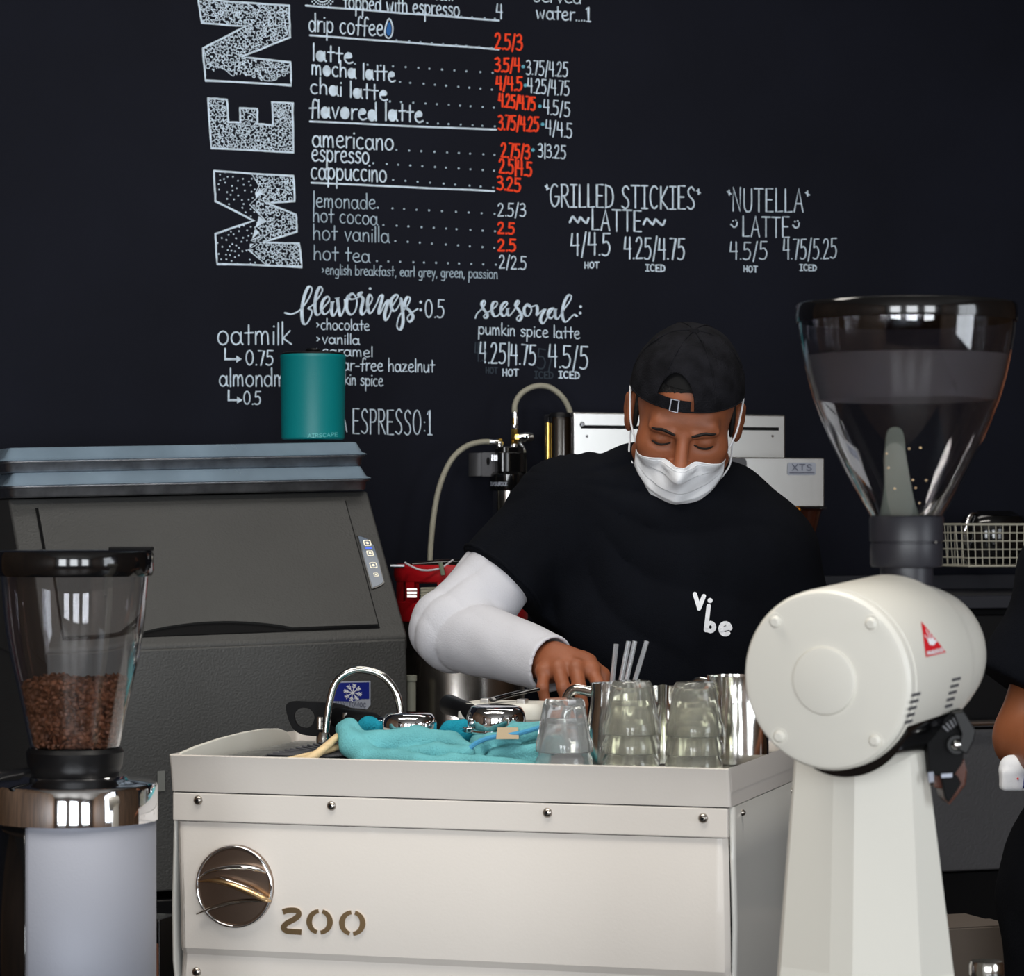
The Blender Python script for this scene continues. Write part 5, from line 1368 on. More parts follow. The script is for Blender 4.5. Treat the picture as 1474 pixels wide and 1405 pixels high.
# roasted beans
def rad_at(z, inset=.0036):
    pts = [(lz(y), lw(w)) for w, y in lhp]
    for (z1, r1), (z2, r2) in zip(pts, pts[1:]):
        if z1 <= z <= z2: return r1 + (r2 - r1) * (z - z1) / (z2 - z1) - inset
    return pts[0][1] - inset
zt1 = lz(984); zb1 = lz(1074)
bb = thing('coffee_beans', 'roasted coffee beans filling the lower third of the left hopper', 'coffee beans', (lc.x, lc.y, CZ))
bb['kind'] = 'stuff'
bpy.data.objects.remove(bb)
beans = M(); bd = []
for (t, u) in [(t, u) for t in range(4) for u in range(6)]: pass
def bean_mesh():
    v = []; f = []
    for j, (zz2, r) in enumerate(((-.95, .3), (-.5, .86), (0, 1), (.5, .86), (.95, .3))):
        for i in range(6):
            a = i * math.pi / 3; x = math.cos(a) * r * .0034; y = max(-.35, math.sin(a)) * r * .0034
            v.append((x, y, zz2 * .0050))
    for j in range(4):
        for i in range(6): f.append((j * 6 + i, j * 6 + (i + 1) % 6, (j + 1) * 6 + (i + 1) % 6, (j + 1) * 6 + i))
    f.append((5, 4, 3, 2, 1, 0)); f.append((24, 25, 26, 27, 28, 29)); return v, f
bv, bf = bean_mesh()
def put_bean(p):
    m_ = Matrix.Translation(p) @ Euler((random.uniform(0, 6.3), random.uniform(0, 6.3), random.uniform(0, 6.3))).to_matrix().to_4x4() @ Matrix.Scale(random.uniform(.85, 1.12), 4)
    beans.add([m_ @ Vector(q) for q in bv], bf)
z = zb1 + .004
while z < zt1 + .004:
    for layer in (0.002, .0065):
        R = rad_at(min(z, zt1)) - .003 - layer; n = int(2 * math.pi * R / .0062)
        for i in range(n):
            a = 6.283 * (i + random.uniform(-.35, .35)) / n
            put_bean(Vector((R * math.cos(a), R * math.sin(a), z + random.uniform(-.002, .002) + (.004 * math.sin(3 * a + 1)) * ((z - zb1) / (zt1 - zb1)) ** 2)))
    z += .0052
for i in range(420):
    R = (rad_at(zt1) - .008) * math.sqrt(random.random()); a = random.uniform(0, 6.283)
    put_bean(Vector((R * math.cos(a), R * math.sin(a), zt1 + random.uniform(0, .006) + .004 * math.sin(3 * a + 1) * R / .07)))
core = lathe([(0, zb1)] + [(rad_at(zb1 + (zt1 - zb1) * i / 8) - .009, zb1 + (zt1 - zb1) * i / 8) for i in range(9)] + [(0, zt1)], 40)
beans.join(core)
bo_ = obj('coffee_beans', beans.xf(Matrix.Translation((lc.x, lc.y, CZ))), m_bean, None, smooth=60)
tag(bo_, 'roasted coffee beans filling the lower third of the left hopper', 'coffee beans', None, 'stuff')

# ------------------------------------------------------------------ red-collared keg on a stand
kd = 5.33; kc = P(664, 900, kd); kz0 = .80; kR = .1175
ks = thing('keg_stand', 'black stand carrying the red-collared steel keg', 'stand', (kc.x, kc.y, 0), TH)
obj('stand_top', box(-.10, .10, -.10, .10, kz0 - .03, kz0 - .001), m_black, ks, bevel=.003)
for x in (-.095, .065):
    for y in (-.095, .065): obj('leg', box(x, x + .03, y, y + .03, 0, kz0 - .03), m_black, ks, bevel=.002)
kg = thing('drink_keg', 'scuffed steel keg with red rubber collars, between the ice machine and the barista', 'keg', (kc.x, kc.y, kz0))
def kz(py): return HC - (py - HY) / F * kd - kz0
obj('keg_shell', lathe([(0, .002), (kR - .01, .002), (kR - .002, .02), (kR - .002, kz(893)), (kR - .008, kz(885)), (kR - .03, kz(868)), (0, kz(862))], 64), m_keg, kg, smooth=50)
obj('bottom_collar', lathe([(kR - .004, .0), (kR + .004, .0), (kR + .005, .004), (kR + .005, .07), (kR, .075), (kR - .004, .075)], 64), m_red, kg)
top = obj('top_collar', lathe([(kR - .012, kz(834)), (kR - .004, kz(838)), (kR + .003, kz(836)), (kR + .006, kz(828)), (kR + .005, kz(816)), (kR, kz(812)), (kR - .010, kz(814)), (kR - .014, kz(822)), (kR - .012, kz(834))], 72), m_red, kg)
lob = lathe([(kR - .010, kz(893)), (kR + .003, kz(893)), (kR + .004, kz(889)), (kR + .003, kz(866)), (kR - .002, kz(864)), (kR - .010, kz(864)), (kR - .010, kz(893))], 72)
obj('lower_collar', lob, m_red, kg)
for a in (-140, -104, -30, 20, 80, 150, 200):
    w_ = 12 if a in (-140, -104) else 20
    obj('collar_post', lathe([(kR - .010, kz(870)), (kR + .002, kz(870)), (kR + .002, kz(832)), (kR - .010, kz(832)), (kR - .010, kz(870))], 6, a - w_ / 2, a + w_ / 2), m_red, kg)
obj('valve_fitting', lathe([(0, kz(868)), (.022, kz(868)), (.022, kz(845)), (.014, kz(842)), (.014, kz(826)), (0, kz(826))], 24), m_steelp, kg)
obj('coupler', tube([(-.09, -.06, kz(814)), (-.03, -.03, kz(812)), (.02, 0, kz(812))], [.007, .010, .011], 14), m_blackg, kg)
obj('coupler_head', lathe([(0, kz(842)), (.02, kz(842)), (.022, kz(820)), (.016, kz(806)), (0, kz(804))], 24), m_black, kg)
def kl(px, py, y): return Vector(((px - CX) / F * (kc.y + y) - kc.x, y, HC - (py - HY) / F * (kc.y + y) - kz0))
obj('steel_pin', tube([kl(562, 815, -.10), kl(582, 815, -.10)], .0035, 10), m_alu, kg)
obj('white_cable', tube(cat([kl(583, 810, -.105), kl(592, 815, -.12), kl(604, 820, -.125), kl(618, 821, -.125), kl(634, 818, -.12), kl(644, 812, -.11), kl(652, 806, -.09)], 6), .0018, 8), m_sleeve, kg)
obj('cable_clip', tube([kl(634, 810, -.125), kl(638, 828, -.127)], .004, 8), mat('grey_green_clip', srgb(120, 132, 112), .5), kg)
for i in range(4):
    obj('hose_coil', tube([kl(606, 848 + i * 4, -.098), kl(640, 847 + i * 4, -.108), kl(664, 848 + i * 4, -.110)], .0030, 8), m_hose, kg)
for i in range(3): obj('hose_end', box(kl(586, 0, -.1).x, kl(600, 0, -.1).x, -.1, -.09, kl(0, 850 + i * 5, -.1).z, kl(0, 847 + i * 5, -.1).z), m_gunmetal, kg)
# pale pipe between ice machine and keg
pb = P(592, 1000, 5.2)
pp_ = thing('drain_pipe', 'short pale plastic pipe between the ice machine and the keg', 'pipe', (pb.x, pb.y, 0))
obj('pipe', tube([(0, 0, 0), (0, 0, HC - (975 - HY) / F * 5.2)], 6.5 / F * 5.2, 16), mat('pale_pvc', srgb(170, 172, 158), .5), pp_)
obj('pipe_cap', tube([(0, 0, HC - (980 - HY) / F * 5.2), (0, 0, HC - (972 - HY) / F * 5.2)], 8 / F * 5.2, 16), mat('pale_pvc', srgb(170, 172, 158), .5), pp_)

# ------------------------------------------------------------------ small things at the bottom edge
jb = P(1420, 1389, 3.25)
gj = thing('glass_jar', 'small glass jar with a metal lid at the bottom right corner', 'jar', (jb.x, jb.y, CZ))
jh = jb.z - CZ; jr = 25 / F * 3.25
obj('jar_glass', lathe([(0, .001), (jr * 1.1, .001), (jr * 1.15, .006), (jr * 1.15, jh - .03), (jr * .95, jh - .012), (jr * .95, jh - .004)], 40), m_glassg, gj)
obj('jar_lid', lathe([(0, jh + .004), (jr * .9, jh + .004), (jr, jh), (jr, jh - .010), (jr * .97, jh - .012), (0, jh - .012)], 48), m_steelp, gj)
gbx = P(1398, 1370, 4.3)
gx_ = thing('cardboard_box', 'grey brown cardboard box low behind the white grinder', 'box', (gbx.x, 4.45, 0), TH)
zt2 = HC - (1336 - HY) / F * 4.4
obj('carton', box(-.08, .07, -.05, .1, .0, zt2), m_greybrown, gx_, bevel=.002)
obj('top_flap', box(-.079, .069, -.049, .02, zt2, zt2 + .002), m_greybrown, gx_, bevel=.0005)
wc = P(243, 1370, 3.95)
wcr = thing('wooden_crate', 'dark brown wooden crate between the left grinder and the espresso machine', 'crate', (wc.x - .004, wc.y + .03, CZ), -AL)
ztc = P(0, 1352, 3.95).z - CZ
for i in range(4):
    z0_ = .002 + i * ztc / 4; obj('slat', box(-.12, .0, -.05, -.042, z0_, z0_ + ztc / 4 - .006), m_woodd, wcr, bevel=.001)
    obj('slat', box(-.12, .0, .092, .1, z0_, z0_ + ztc / 4 - .006), m_woodd, wcr, bevel=.001)
for x in (-.12, -.008):
    for y in (-.041, .083): obj('corner_post', box(x, x + .008, y, y + .008, .002, ztc - .006), m_woodd, wcr)
obj('crate_bottom', box(-.112, -.008, -.04, .09, .002, .01), m_woodd, wcr)
nb = thing('napkin_box', 'small dark metal napkin box standing in the wooden crate', 'box', (wc.x - .045, wc.y + .07, CZ + .0105), -AL)
obj('box_shell', box(-.04, .04, -.03, .03, 0, ztc + .012), m_blackg, nb, bevel=.003)
obj('box_front', box(-.035, .035, -.031, -.030, .02, ztc), m_blackm, nb)
# wall plate just right of the left grinder
wpz = P(231, 1124, 5.0)
sw = thing('wall_plate', 'small pale plate on the lower front of the ice machine, right beside the grinder collar', 'plate', tuple(plane_pt(231, 1124, .0)), TH)
bpy.data.objects.remove(sw)
f4 = face_fn(R0, WN, 0.004)
print_on('latch_plate', ice, f4, [], 1, mat('pale_metal_plate', srgb(120, 122, 118), .4), [[(226, 1110), (237, 1109), (237, 1138), (226, 1139)]])

# ------------------------------------------------------------------ the barista
HO = P(985, 600, 4.53)
HM = Matrix.Translation(HO) @ Matrix.Rotation(math.radians(6.0), 4, 'Y') @ Matrix.Rotation(math.radians(-2), 4, 'Z') @ Matrix.Rotation(math.radians(30), 4, 'X')
HI = np.array(HM.inverted())
def tohead(p): return p @ HI[:3, :3].T + HI[:3, 3]
def f_head(q):
    d = s_ell(q, (0, .014, .047), (.079, .098, .088))
    d = s_un(d, s_ell(q, (0, -.030, -.028), (.066, .060, .080)), .03)
    d = s_un(d, s_ell(q, (0, -.066, -.097), (.026, .022, .020)), .03)
    for s in (-1, 1):
        d = s_un(d, s_sphere(q, (s * .043, -.056, -.022), .026), .022)
        d = s_un(d, s_cap(q, (s * .060, -.01, -.062), (s * .03, -.062, -.096), .016, .014), .025)
    d = s_un(d, s_cap(q, (-.038, -.074, .026), (.038, -.074, .026), .013), .016)
    for s in (-1, 1):
        d = s_sub(d, s_ell(q, (s * .033, -.094, .002), (.022, .017, .012)), .012)
    for s in (-1, 1):
        d = s_un(d, s_ell(q, (s * .033, -.0735, .000), (.0165, .0135, .0120)), .004)
        d = s_sub(d, s_cap(q, (s * .019, -.0885, -.0045), (s * .047, -.0815, -.0035), .0009), .0015)
        d = s_un(d, s_cap(q, (s * .017, -.088, .016), (s * .050, -.078, .019), .0062, .0045), .008)
    d = s_un(d, s_cap(q, (0, -.086, .010), (0, -.106, -.030), .0075, .0115), .010)
    d = s_un(d, s_sphere(q, (0, -.1085, -.034), .0105), .006)
    for s in (-1, 1):
        d = s_un(d, s_sphere(q, (s * .0135, -.098, -.036), .0085), .006)
        d = s_sub(d, s_sphere(q, (s * .007, -.104, -.045), .0035), .003)
    d = s_un(d, s_ell(q, (0, -.088, -.062), (.024, .010, .006)), .006)
    d = s_un(d, s_ell(q, (0, -.086, -.072), (.020, .010, .007)), .006)
    d = s_sub(d, s_cap(q, (-.022, -.096, -.0665), (.022, -.096, -.0665), .001), .002)
    for s in (-1, 1):
        e = s_ell(q, (s * .084, .012, -.006), (.010, .020, .034))
        e = s_un(e, s_cap(q, (s * .088, .022, .016), (s * .090, .026, -.012), .006, .005), .006)
        e = s_sub(e, s_ell(q, (s * .0945, .006, -.002), (.006, .010, .018)), .004)
        d = s_un(d, e, .006)
    return d
NECKB = P(985, 712, 4.60)
skull_base = HM @ Vector((0, .035, -.035))
def f_neck(p): return s_cap(p, skull_base, NECKB + Vector((0, .01, -.03)), .055, .062)
def f_headw(p):
    return s_un(f_head(tohead(p)), f_neck(p), .02)

# joints, measured from the picture columns and rows at the depth of the figure
ShR, ElR, WrR = P(795, 738, 4.58), P(652, 906, 4.52), P(792, 955, 4.36)
ShL, ElL, WrL = P(1108, 800, 4.60), P(1166, 1010, 4.62), P(1090, 1090, 4.36)
HIP = P(962, 1160, 4.66)
KN = [P(905, 1500, 4.62), P(1015, 1500, 4.62)]
FZ = .075
def f_bodycore(p):
    d = s_cap(p, P(860, 760, 4.60), P(1050, 785, 4.60), .075)
    d = s_un(d, s_ell(p, P(958, 860, 4.62), (.165, .10, .22)), .05)
    d = s_un(d, s_ell(p, P(962, 1080, 4.66), (.155, .10, .20)), .05)
    d = s_un(d, s_cap(p, NECKB, P(975, 780, 4.61), .06, .08), .04)
    return d
arm_r = lambda p: s_chain(p, [ShR, ElR, WrR], [.052, .042, .029], .02)
arm_l = lambda p: s_chain(p, [ShL, ElL, WrL], [.052, .042, .029], .02)
def legs(p):
    d = None
    for k, s in ((0, -1), (1, 1)):
        hp_ = HIP + Vector((s * .085, 0, -.03)); an = Vector((KN[k].x + s * .015, KN[k].y + .02, .10))
        e = s_chain(p, [hp_, Vector((KN[k].x, KN[k].y, .50)), an], [.085, .055, .038], .03)
        e = s_un(e, s_cap(p, an + Vector((0, 0, -.04)), an + Vector((0, -.14, -.055)), .036, .028), .02)
        d = e if d is None else s_un(d, e, .03)
    return d

def hand_f(W, spec, palm_c, palm_r, bridges):
    def f(p):
        d = s_cap(p, W, palm_c[0], .029, palm_r[0])
        for a, b, ra, rb in bridges: d = s_un(d, s_cap(p, a, b, ra, rb), .010)
        for fi in spec:
            e = None
            pts, rr2 = fi
            for i in range(len(pts) - 1):
                c = s_cap(p, pts[i], pts[i + 1], rr2[i], rr2[i + 1]); e = c if e is None else np.minimum(e, c)
            for i in range(1, len(pts) - 1): e = s_un(e, s_sphere(p, pts[i], rr2[i] * 1.04), .003)
            d = s_un(d, e, .0045)
        return d
    return f
# right hand (left in the picture): back of the hand up, fingers reaching down
KNK = [P(784, 966, 4.320), P(804, 961, 4.312), P(829, 961, 4.310), P(851, 964, 4.318)]
TIP = [[P(781, 990, 4.298), P(785, 1010, 4.300), P(789, 1026, 4.312)],
       [P(811, 990, 4.288), P(816, 1014, 4.290), P(818, 1034, 4.304)],
       [P(834, 990, 4.286), P(838, 1014, 4.288), P(838, 1036, 4.302)],
       [P(861, 985, 4.300), P(862, 1006, 4.302), P(858, 1024, 4.314)]]
sp_r = [([KNK[i]] + TIP[i], r) for i, r in enumerate(([.0100, .0088, .0078, .0068], [.0112, .0098, .0086, .0072], [.0114, .0100, .0088, .0074], [.0112, .0098, .0086, .0072]))]
sp_r.append(([P(838, 952, 4.345), P(866, 972, 4.352), P(868, 994, 4.345), P(860, 1010, 4.335)], [.016, .0122, .0100, .0082]))
br_r = [(WrR, KNK[0], .024, .0135), (WrR, KNK[1], .026, .0140), (WrR + Vector((.006, 0, .004)), KNK[2], .026, .0140), (WrR + Vector((.01, 0, .006)), KNK[3], .022, .0135), (KNK[0], KNK[3], .0105, .0110),
        (P(800, 945, 4.345), P(845, 955, 4.335), .020, .016)]
f_handr = hand_f(WrR, sp_r, [P(812, 958, 4.335)], [.022], br_r)
# left hand, resting on the far edge of the machine, behind the grinder
LK = [WrL + Vector((-.06 + .0, -.02 - .004, -.02)) + Vector((0, (i - 1.5) * .021, 0)) for i in range(4)]
sp_l = [([k, k + Vector((-.03, 0, -.012)), k + Vector((-.048, 0, -.028)), k + Vector((-.056, 0, -.046))], [.0112, .0098, .0086, .0072]) for k in LK]
sp_l.append(([WrL + Vector((-.02, -.03, -.01)), WrL + Vector((-.045, -.05, -.025)), WrL + Vector((-.066, -.052, -.04)), WrL + Vector((-.078, -.048, -.05))], [.014, .012, .010, .0085]))
f_handl = hand_f(WrL, sp_l, [WrL + Vector((-.04, -.015, -.01))], [.022], [(WrL, k, .024, .0135) for k in LK] + [(LK[0], LK[3], .011, .011)])

def f_skin(p):
    d = s_un(f_bodycore(p), arm_r(p), .03); d = s_un(d, arm_l(p), .03); d = s_un(d, s_ell(p, HIP, (.15, .10, .10)), .05)
    return s_un(d, legs(p), .03)
person = thing('person', 'barista in a backwards black cap and white face mask, looking down at the espresso machine', 'person', (HIP.x, HIP.y, 0))
def cut_above(f, z): return lambda p: np.maximum(f(p), p[..., 2] - z)
hb = HO
body_mesh = [surf_nets(f_headw, (HO.x - .12, HO.y - .15, NECKB.z - .01), (HO.x + .12, HO.y + .15, HO.z + .16), .0024),
             surf_nets(f_skin, (ElR.x - .09, 4.25, .0), (ElL.x + .1, 4.85, NECKB.z + .06), .010),
             surf_nets(f_handr, (WrR.x - .05, 4.26, WrR.z - .11), (WrR.x + .10, 4.42, WrR.z + .05), .0018),
             surf_nets(f_handl, (WrL.x - .15, WrL.y - .12, WrL.z - .10), (WrL.x + .05, WrL.y + .06, WrL.z + .05), .0028)]
obj_np('body', body_mesh, m_skin, person, smoothing=1)
# brows and closed lashes
def surf_y(f, x, z, y0=-.16, inset=0.0):
    """first surface point seen from the front in head coordinates"""
    ys = np.linspace(y0, .05, 400); q = np.stack([np.full(400, x), ys, np.full(400, z)], -1)
    v = f(q); i = int(np.argmax(v < 0)); return ys[i] + inset
for s in (-1, 1):
    pts = [Vector((s * x, surf_y(f_head, s * x, z) - .0004, z)) for x, z in ((.018, -.0040), (.026, -.0062), (.033, -.0070), (.040, -.0062), (.047, -.0038))]
    obj('eyelashes', tube([HM @ p for p in cat(pts, 5)], [.0014, .0022, .0025, .0024, .0016], 8, squash=.8), m_lash, person, world=True)
    pts = [Vector((s * x, surf_y(f_head, s * x, z) + .0002, z)) for x, z in ((.013, .0150), (.022, .0185), (.033, .0210), (.044, .0200), (.054, .0150))]
    obj('eyebrow', tube([HM @ p for p in cat(pts, 5)], [.0040, .0056, .0056, .0046, .0018], 10, squash=.45), m_hair, person, world=True)
# short hair under the cap
def f_hair(p):
    q = tohead(p)
    d = s_ell(q, (0, .016, .049), (.0805, .0995, .0895))
    cutp = -(q[..., 2] - (.088 - np.clip(q[..., 1] + .09, 0, .2) * .75))
    d = np.maximum(d, np.maximum(cutp, -.05 - q[..., 1] * .3 - 1))
    for s in (-1, 1): d = s_un(d, s_ell(q, (s * .0745, -.006, .004), (.0045, .010, .030)), .004)
    return d
obj_np('hair', [surf_nets(f_hair, (HO.x - .12, HO.y - .15, HO.z - .10), (HO.x + .12, HO.y + .15, HO.z + .16), .003)], m_hair, person, smoothing=1)

# backwards cap
CC, CR = (0, .012, .046), (.0885, .1105, .0985)
def cap_edge(q): return .046 - .12 * q[..., 1] 
def f_cap(p):
    q = tohead(p)
    o = s_ell(q, CC, CR) + .0012 * wav(q, 55, .4) * np.clip((q[..., 2] - .05) * 20, 0, 1)
    i = s_ell(q, CC, tuple(r - .0045 for r in CR))
    d = np.maximum(o, -i)
    d = np.maximum(d, cap_edge(q) - q[..., 2])
    # adjuster opening on the forehead
    ax_, az_ = (q[..., 0] + .018) / .029, (q[..., 2] - .060) / .047
    hole = np.maximum((np.sqrt(ax_ ** 2 + az_ ** 2) - 1) * .029, q[..., 1] + .02)
    return s_sub(d, hole, .001)
caph = obj_np('cap', [surf_nets(f_cap, (HO.x - .13, HO.y - .17, HO.z - .08), (HO.x + .13, HO.y + .17, HO.z + .19), .0021)], m_cap, person, smoothing=2)
caph['label'] = 'black cotton cap worn backwards'
def cap_pt(a, z, off=0.0):       # angle around the head (0 = right, -90 = forehead), height z
    k = math.sqrt(max(0, 1 - ((z - CC[2]) / CR[2]) ** 2))
    return HM @ Vector((CC[0] + (CR[0] * k + off) * math.cos(math.radians(a)), CC[1] + (CR[1] * k + off) * math.sin(math.radians(a)), z))
def band_strip(a0, a1, zc, hw, off, th=.0022, n=16):
    rg = []
    for i in range(n):
        a = a0 + (a1 - a0) * i / (n - 1); z = zc(a)
        rg.append([cap_pt(a, z - hw, off), cap_pt(a, z - hw, off + th), cap_pt(a, z + hw, off + th), cap_pt(a, z + hw, off)])
    return loft(rg)
obj('cap_strap', band_strip(-128, -86, lambda a: .0665, .0085, -.0015), m_cap, caph, world=True, smooth=30)
obj('sweatband', band_strip(-138, -70, lambda a: .104, .016, -.010, .002), m_blackm, caph, world=True, smooth=30)
rim = []
for i in range(73):
    a = i * 5; z = .05
    for _ in range(4):
        pt = HM.inverted() @ cap_pt(a, z); z = .046 - .12 * pt.y
    if -125 < ((a + 180) % 360 - 180) < -84: z = z
    rim.append(cap_pt(a, z + .002, .0004))
obj('edge_stitching', tube(rim, .0013, 6), m_cap, caph, world=True)
bu = [cap_pt(-106.5, .0755, .0022), cap_pt(-106.5, .0575, .0022), cap_pt(-98.5, .0575, .0022), cap_pt(-98.5, .0755, .0022)]
obj('buckle', tube(bu, .0013, 8, closed=True), m_silverprint, caph, world=True)['label'] = 'silver strap buckle'
for k in range(6):
    a = -60 + k * 60; ln = []
    for i in range(12):
        z = CC[2] + CR[2] * math.sin(math.radians(14 + i * 6.6)); 
        if k == 5 and z < .108: continue
        ln.append(cap_pt(a, z, .0002))
    obj('seam', tube(ln, .0012, 6), m_cap, caph, world=True)
tp = HM @ Vector((CC[0], CC[1], CC[2] + CR[2] + .0005))
obj('top_button', lathe([(0, .0045), (.005, .0035), (.008, 0), (0, 0)], 16).xf(HM @ Matrix.Translation((CC[0], CC[1], CC[2] + CR[2] - .0005))), m_cap, caph, world=True)
brm = grid(18, 7, lambda u, v: HM @ Vector(((u - .5) * .15 * (1 - .2 * v * v), .112 - (abs(u - .5) * 2) ** 2 * .045 + v * .065, .030 - v * .010 - (abs(u - .5) * 2) ** 2 * .018)))
obj('cap_brim', brm, m_cap, caph, world=True, solid=.003)

# pleated face mask
def mask_pt(u, v, off=0.0):
    ph_ = u * math.radians(63)
    zt_ = -.0250 - .013 * abs(u) ** 1.4; zb_ = -.118 + .038 * abs(u) ** 2
    z = zt_ + (zb_ - zt_) * v
    rx = .0775; ry = .0835
    bump = .030 * math.exp(-(u / .22) ** 2) * math.exp(-((v - .16) / .26) ** 2) + .010 * math.exp(-(u / .5) ** 2) * math.exp(-((v - .6) / .35) ** 2)
    tuck = .020 * max(0, v - .72) / .28 * (1 - .4 * abs(u)) + .004 * max(0, .1 - v) / .1 * (1 - abs(u))
    ple = .0028 * ((v * 3.6) % 1.0) * (1 - abs(u) ** 3)
    wr = .0024 * math.sin(9 * u + 11 * v + 2 * math.sin(5 * u)) * (.3 + abs(u)) + .0015 * math.sin(21 * u - 8 * v) * abs(u) + .0022 * math.sin(14 * v + 6 * abs(u)) * abs(u)
    r = 1.0
    return Vector(((rx + .6 * ple) * math.sin(ph_) * r, -(ry + bump - tuck + ple + wr + off) * math.cos(ph_) - .012 * (1 - abs(u)) , z))
NU_, NV_ = 61, 73
base_m = np.array([[tuple(mask_pt(2 * i / (NU_ - 1) - 1, j_ / (NV_ - 1))) for i in range(NU_)] for j_ in range(NV_)])
ysmp = np.linspace(-.15, .02, 120)
qq = np.zeros((NV_, NU_, 120, 3)); qq[..., 0] = base_m[..., None, 0]; qq[..., 2] = base_m[..., None, 2]; qq[..., 1] = ysmp
vin = f_head(qq) < 0
ysurf = np.where(vin.any(-1), ysmp[np.argmax(vin, -1)], 9.0)
ym = np.minimum(base_m[..., 1], ysurf - .0030)
dev = ym - base_m[..., 1]
for _ in range(6):
    pd = np.pad(dev, 1, mode='edge'); sm = (pd[:-2, 1:-1] + pd[2:, 1:-1] + pd[1:-1, :-2] + pd[1:-1, 2:]) / 4
    dev = np.minimum(dev, sm)
def mask_at(u, v, off=0.0):
    i_ = int(round((u + 1) / 2 * (NU_ - 1))); j_ = int(round(v * (NV_ - 1)))
    return mask_pt(u, v, off) + Vector((0, dev[j_, i_], 0))
mk = M().add([HM @ Vector((base_m[j_, i_, 0], base_m[j_, i_, 1] + dev[j_, i_], base_m[j_, i_, 2])) for j_ in range(NV_) for i_ in range(NU_)],
    [(j_ * NU_ + i_, j_ * NU_ + i_ + 1, (j_ + 1) * NU_ + i_ + 1, (j_ + 1) * NU_ + i_) for j_ in range(NV_ - 1) for i_ in range(NU_ - 1)])
mko = obj('face_mask', mk, m_mask, person, world=True, solid=.0016, offset=0, smooth=70)
mko['label'] = 'white pleated face mask'
for v_ in (.004, .055, .996):
    obj('mask_seam', tube([HM @ mask_at(2 * i / 60 - 1, v_, .0008) for i in range(61)], .0008, 6), m_mask, mko, world=True)
for s in (-1, 1):
    obj('mask_seam', tube([HM @ mask_at(s * .97, i / 20, .001) for i in range(21)], .0010, 6), m_mask, mko, world=True)
    a = mask_pt(s * .97, .03); b = mask_pt(s * .97, .97)
    pts = [a, Vector((s * .0815, -.030, -.004)), Vector((s * .0865, -.006, .024)), Vector((s * .088, .018, .034)), Vector((s * .086, .036, .018)), Vector((s * .082, .036, -.012)), Vector((s * .080, .018, -.044)), Vector((s * .079, -.012, -.068)), b]
    obj('ear_loop', tube([HM @ p for p in cat(pts, 6)], .0015, 8), m_mask, mko, world=True)

# T-shirt
slv_dir = (ElR - ShR).normalized()
HEM = ShR + (ElR - ShR) * .56
def f_shirt(p):
    d = s_cap(p, P(825, 752, 4.59), P(1085, 795, 4.60), .085, .082)
    d = s_un(d, s_cap(p, P(860, 712, 4.59), P(1060, 742, 4.60), .050, .048), .05)
    d = s_un(d, s_cap(p, P(905, 690, 4.60), P(1040, 712, 4.60), .045, .040), .04)
    d = s_un(d, s_ell(p, P(962, 850, 4.61), (.205, .125, .22)), .05)
    d = s_un(d, s_cap(p, P(962, 900, 4.62), P(962, 1150, 4.66), .185, .185, (1.04, .66, 1)), .05)
    sl = s_cap(p, ShR + Vector((.02, 0, 0)), HEM + slv_dir * .06, .082, .066)
    d = s_un(d, sl, .045)
    sl2 = s_cap(p, ShL, ShL + (ElL - ShL) * .8, .078, .066)
    d = s_un(d, sl2, .03)
    # folds: drape lines that fall from the raised shoulder
    x, y, z = p[..., 0], p[..., 1], p[..., 2]
    c = ShR
    ang = np.arctan2(z - c.z - .05, x - c.x - .01); r = np.sqrt((x - c.x) ** 2 + (z - c.z) ** 2)
    fold = -0.0100 * (np.abs(np.sin(ang * 8.5 + 1.3 * np.sin(r * 14))) ** .7 - .6) * np.clip((r - .04) * 9, 0, 1) * np.clip(1.5 - r * 3.2, .15, 1)
    fold = fold - .008 * (np.abs(np.sin(x * 30 + 2 * np.sin(z * 7) + z * 7)) ** .7 - .6) * np.clip((P(0, 820, 4.6).z - z) * 5, 0, 1)
    d = d + fold + .0012 * wav(p, 38, .7)
    # hem openings and neckline
    d = np.maximum(d, ((p - A_(HEM)) @ A_(slv_dir)))  if False else d
    hem = ((p - A_(HEM)) @ A_(slv_dir)); near = (s_cap(p, HEM - slv_dir * .02, HEM + slv_dir * .16, .14) < 0)
    d = np.where(near, np.maximum(d, hem), d)
    hl = ShL + (ElL - ShL) * .62; dl = (ElL - ShL).normalized()
    hem2 = ((p - A_(hl)) @ A_(dl)); near2 = (s_cap(p, hl - dl * .01, hl + dl * .16, .095) < 0) & (p[..., 0] > P(1118, 0, 4.6).x)
    d = np.where(near2, np.maximum(d, hem2), d)
    nk_ = s_cap(p, skull_base + Vector((0, 0, .05)), P(984, 722, 4.575), .060, .064)
    return s_sub(d, nk_, .004)
NS = P(990, 690, 4.53)
shirt_m = surf_nets(f_shirt, (P(600, 0, 4.6).x, 4.34, P(0, 1150, 4.6).z), (P(1240, 0, 4.6).x, 4.85, P(0, 600, 4.6).z), .0052)
tee = obj_np('tshirt', [shirt_m], m_shirt, person, smoothing=1)
tee['label'] = 'black T-shirt with the small white word vibe'
def shirt_first(px, py, d0_=4.15, d1_=4.75, off=.0):
    ds = np.linspace(d0_, d1_, 500); a = P(px, py, 1.0) - Vector((0, 0, HC))
    q = np.stack([a.x * ds, ds, HC + a.z * ds], -1); v = f_shirt(q); i = int(np.argmax(v < .0))
    return Vector(q[i]) + Vector((0, -off, 0))
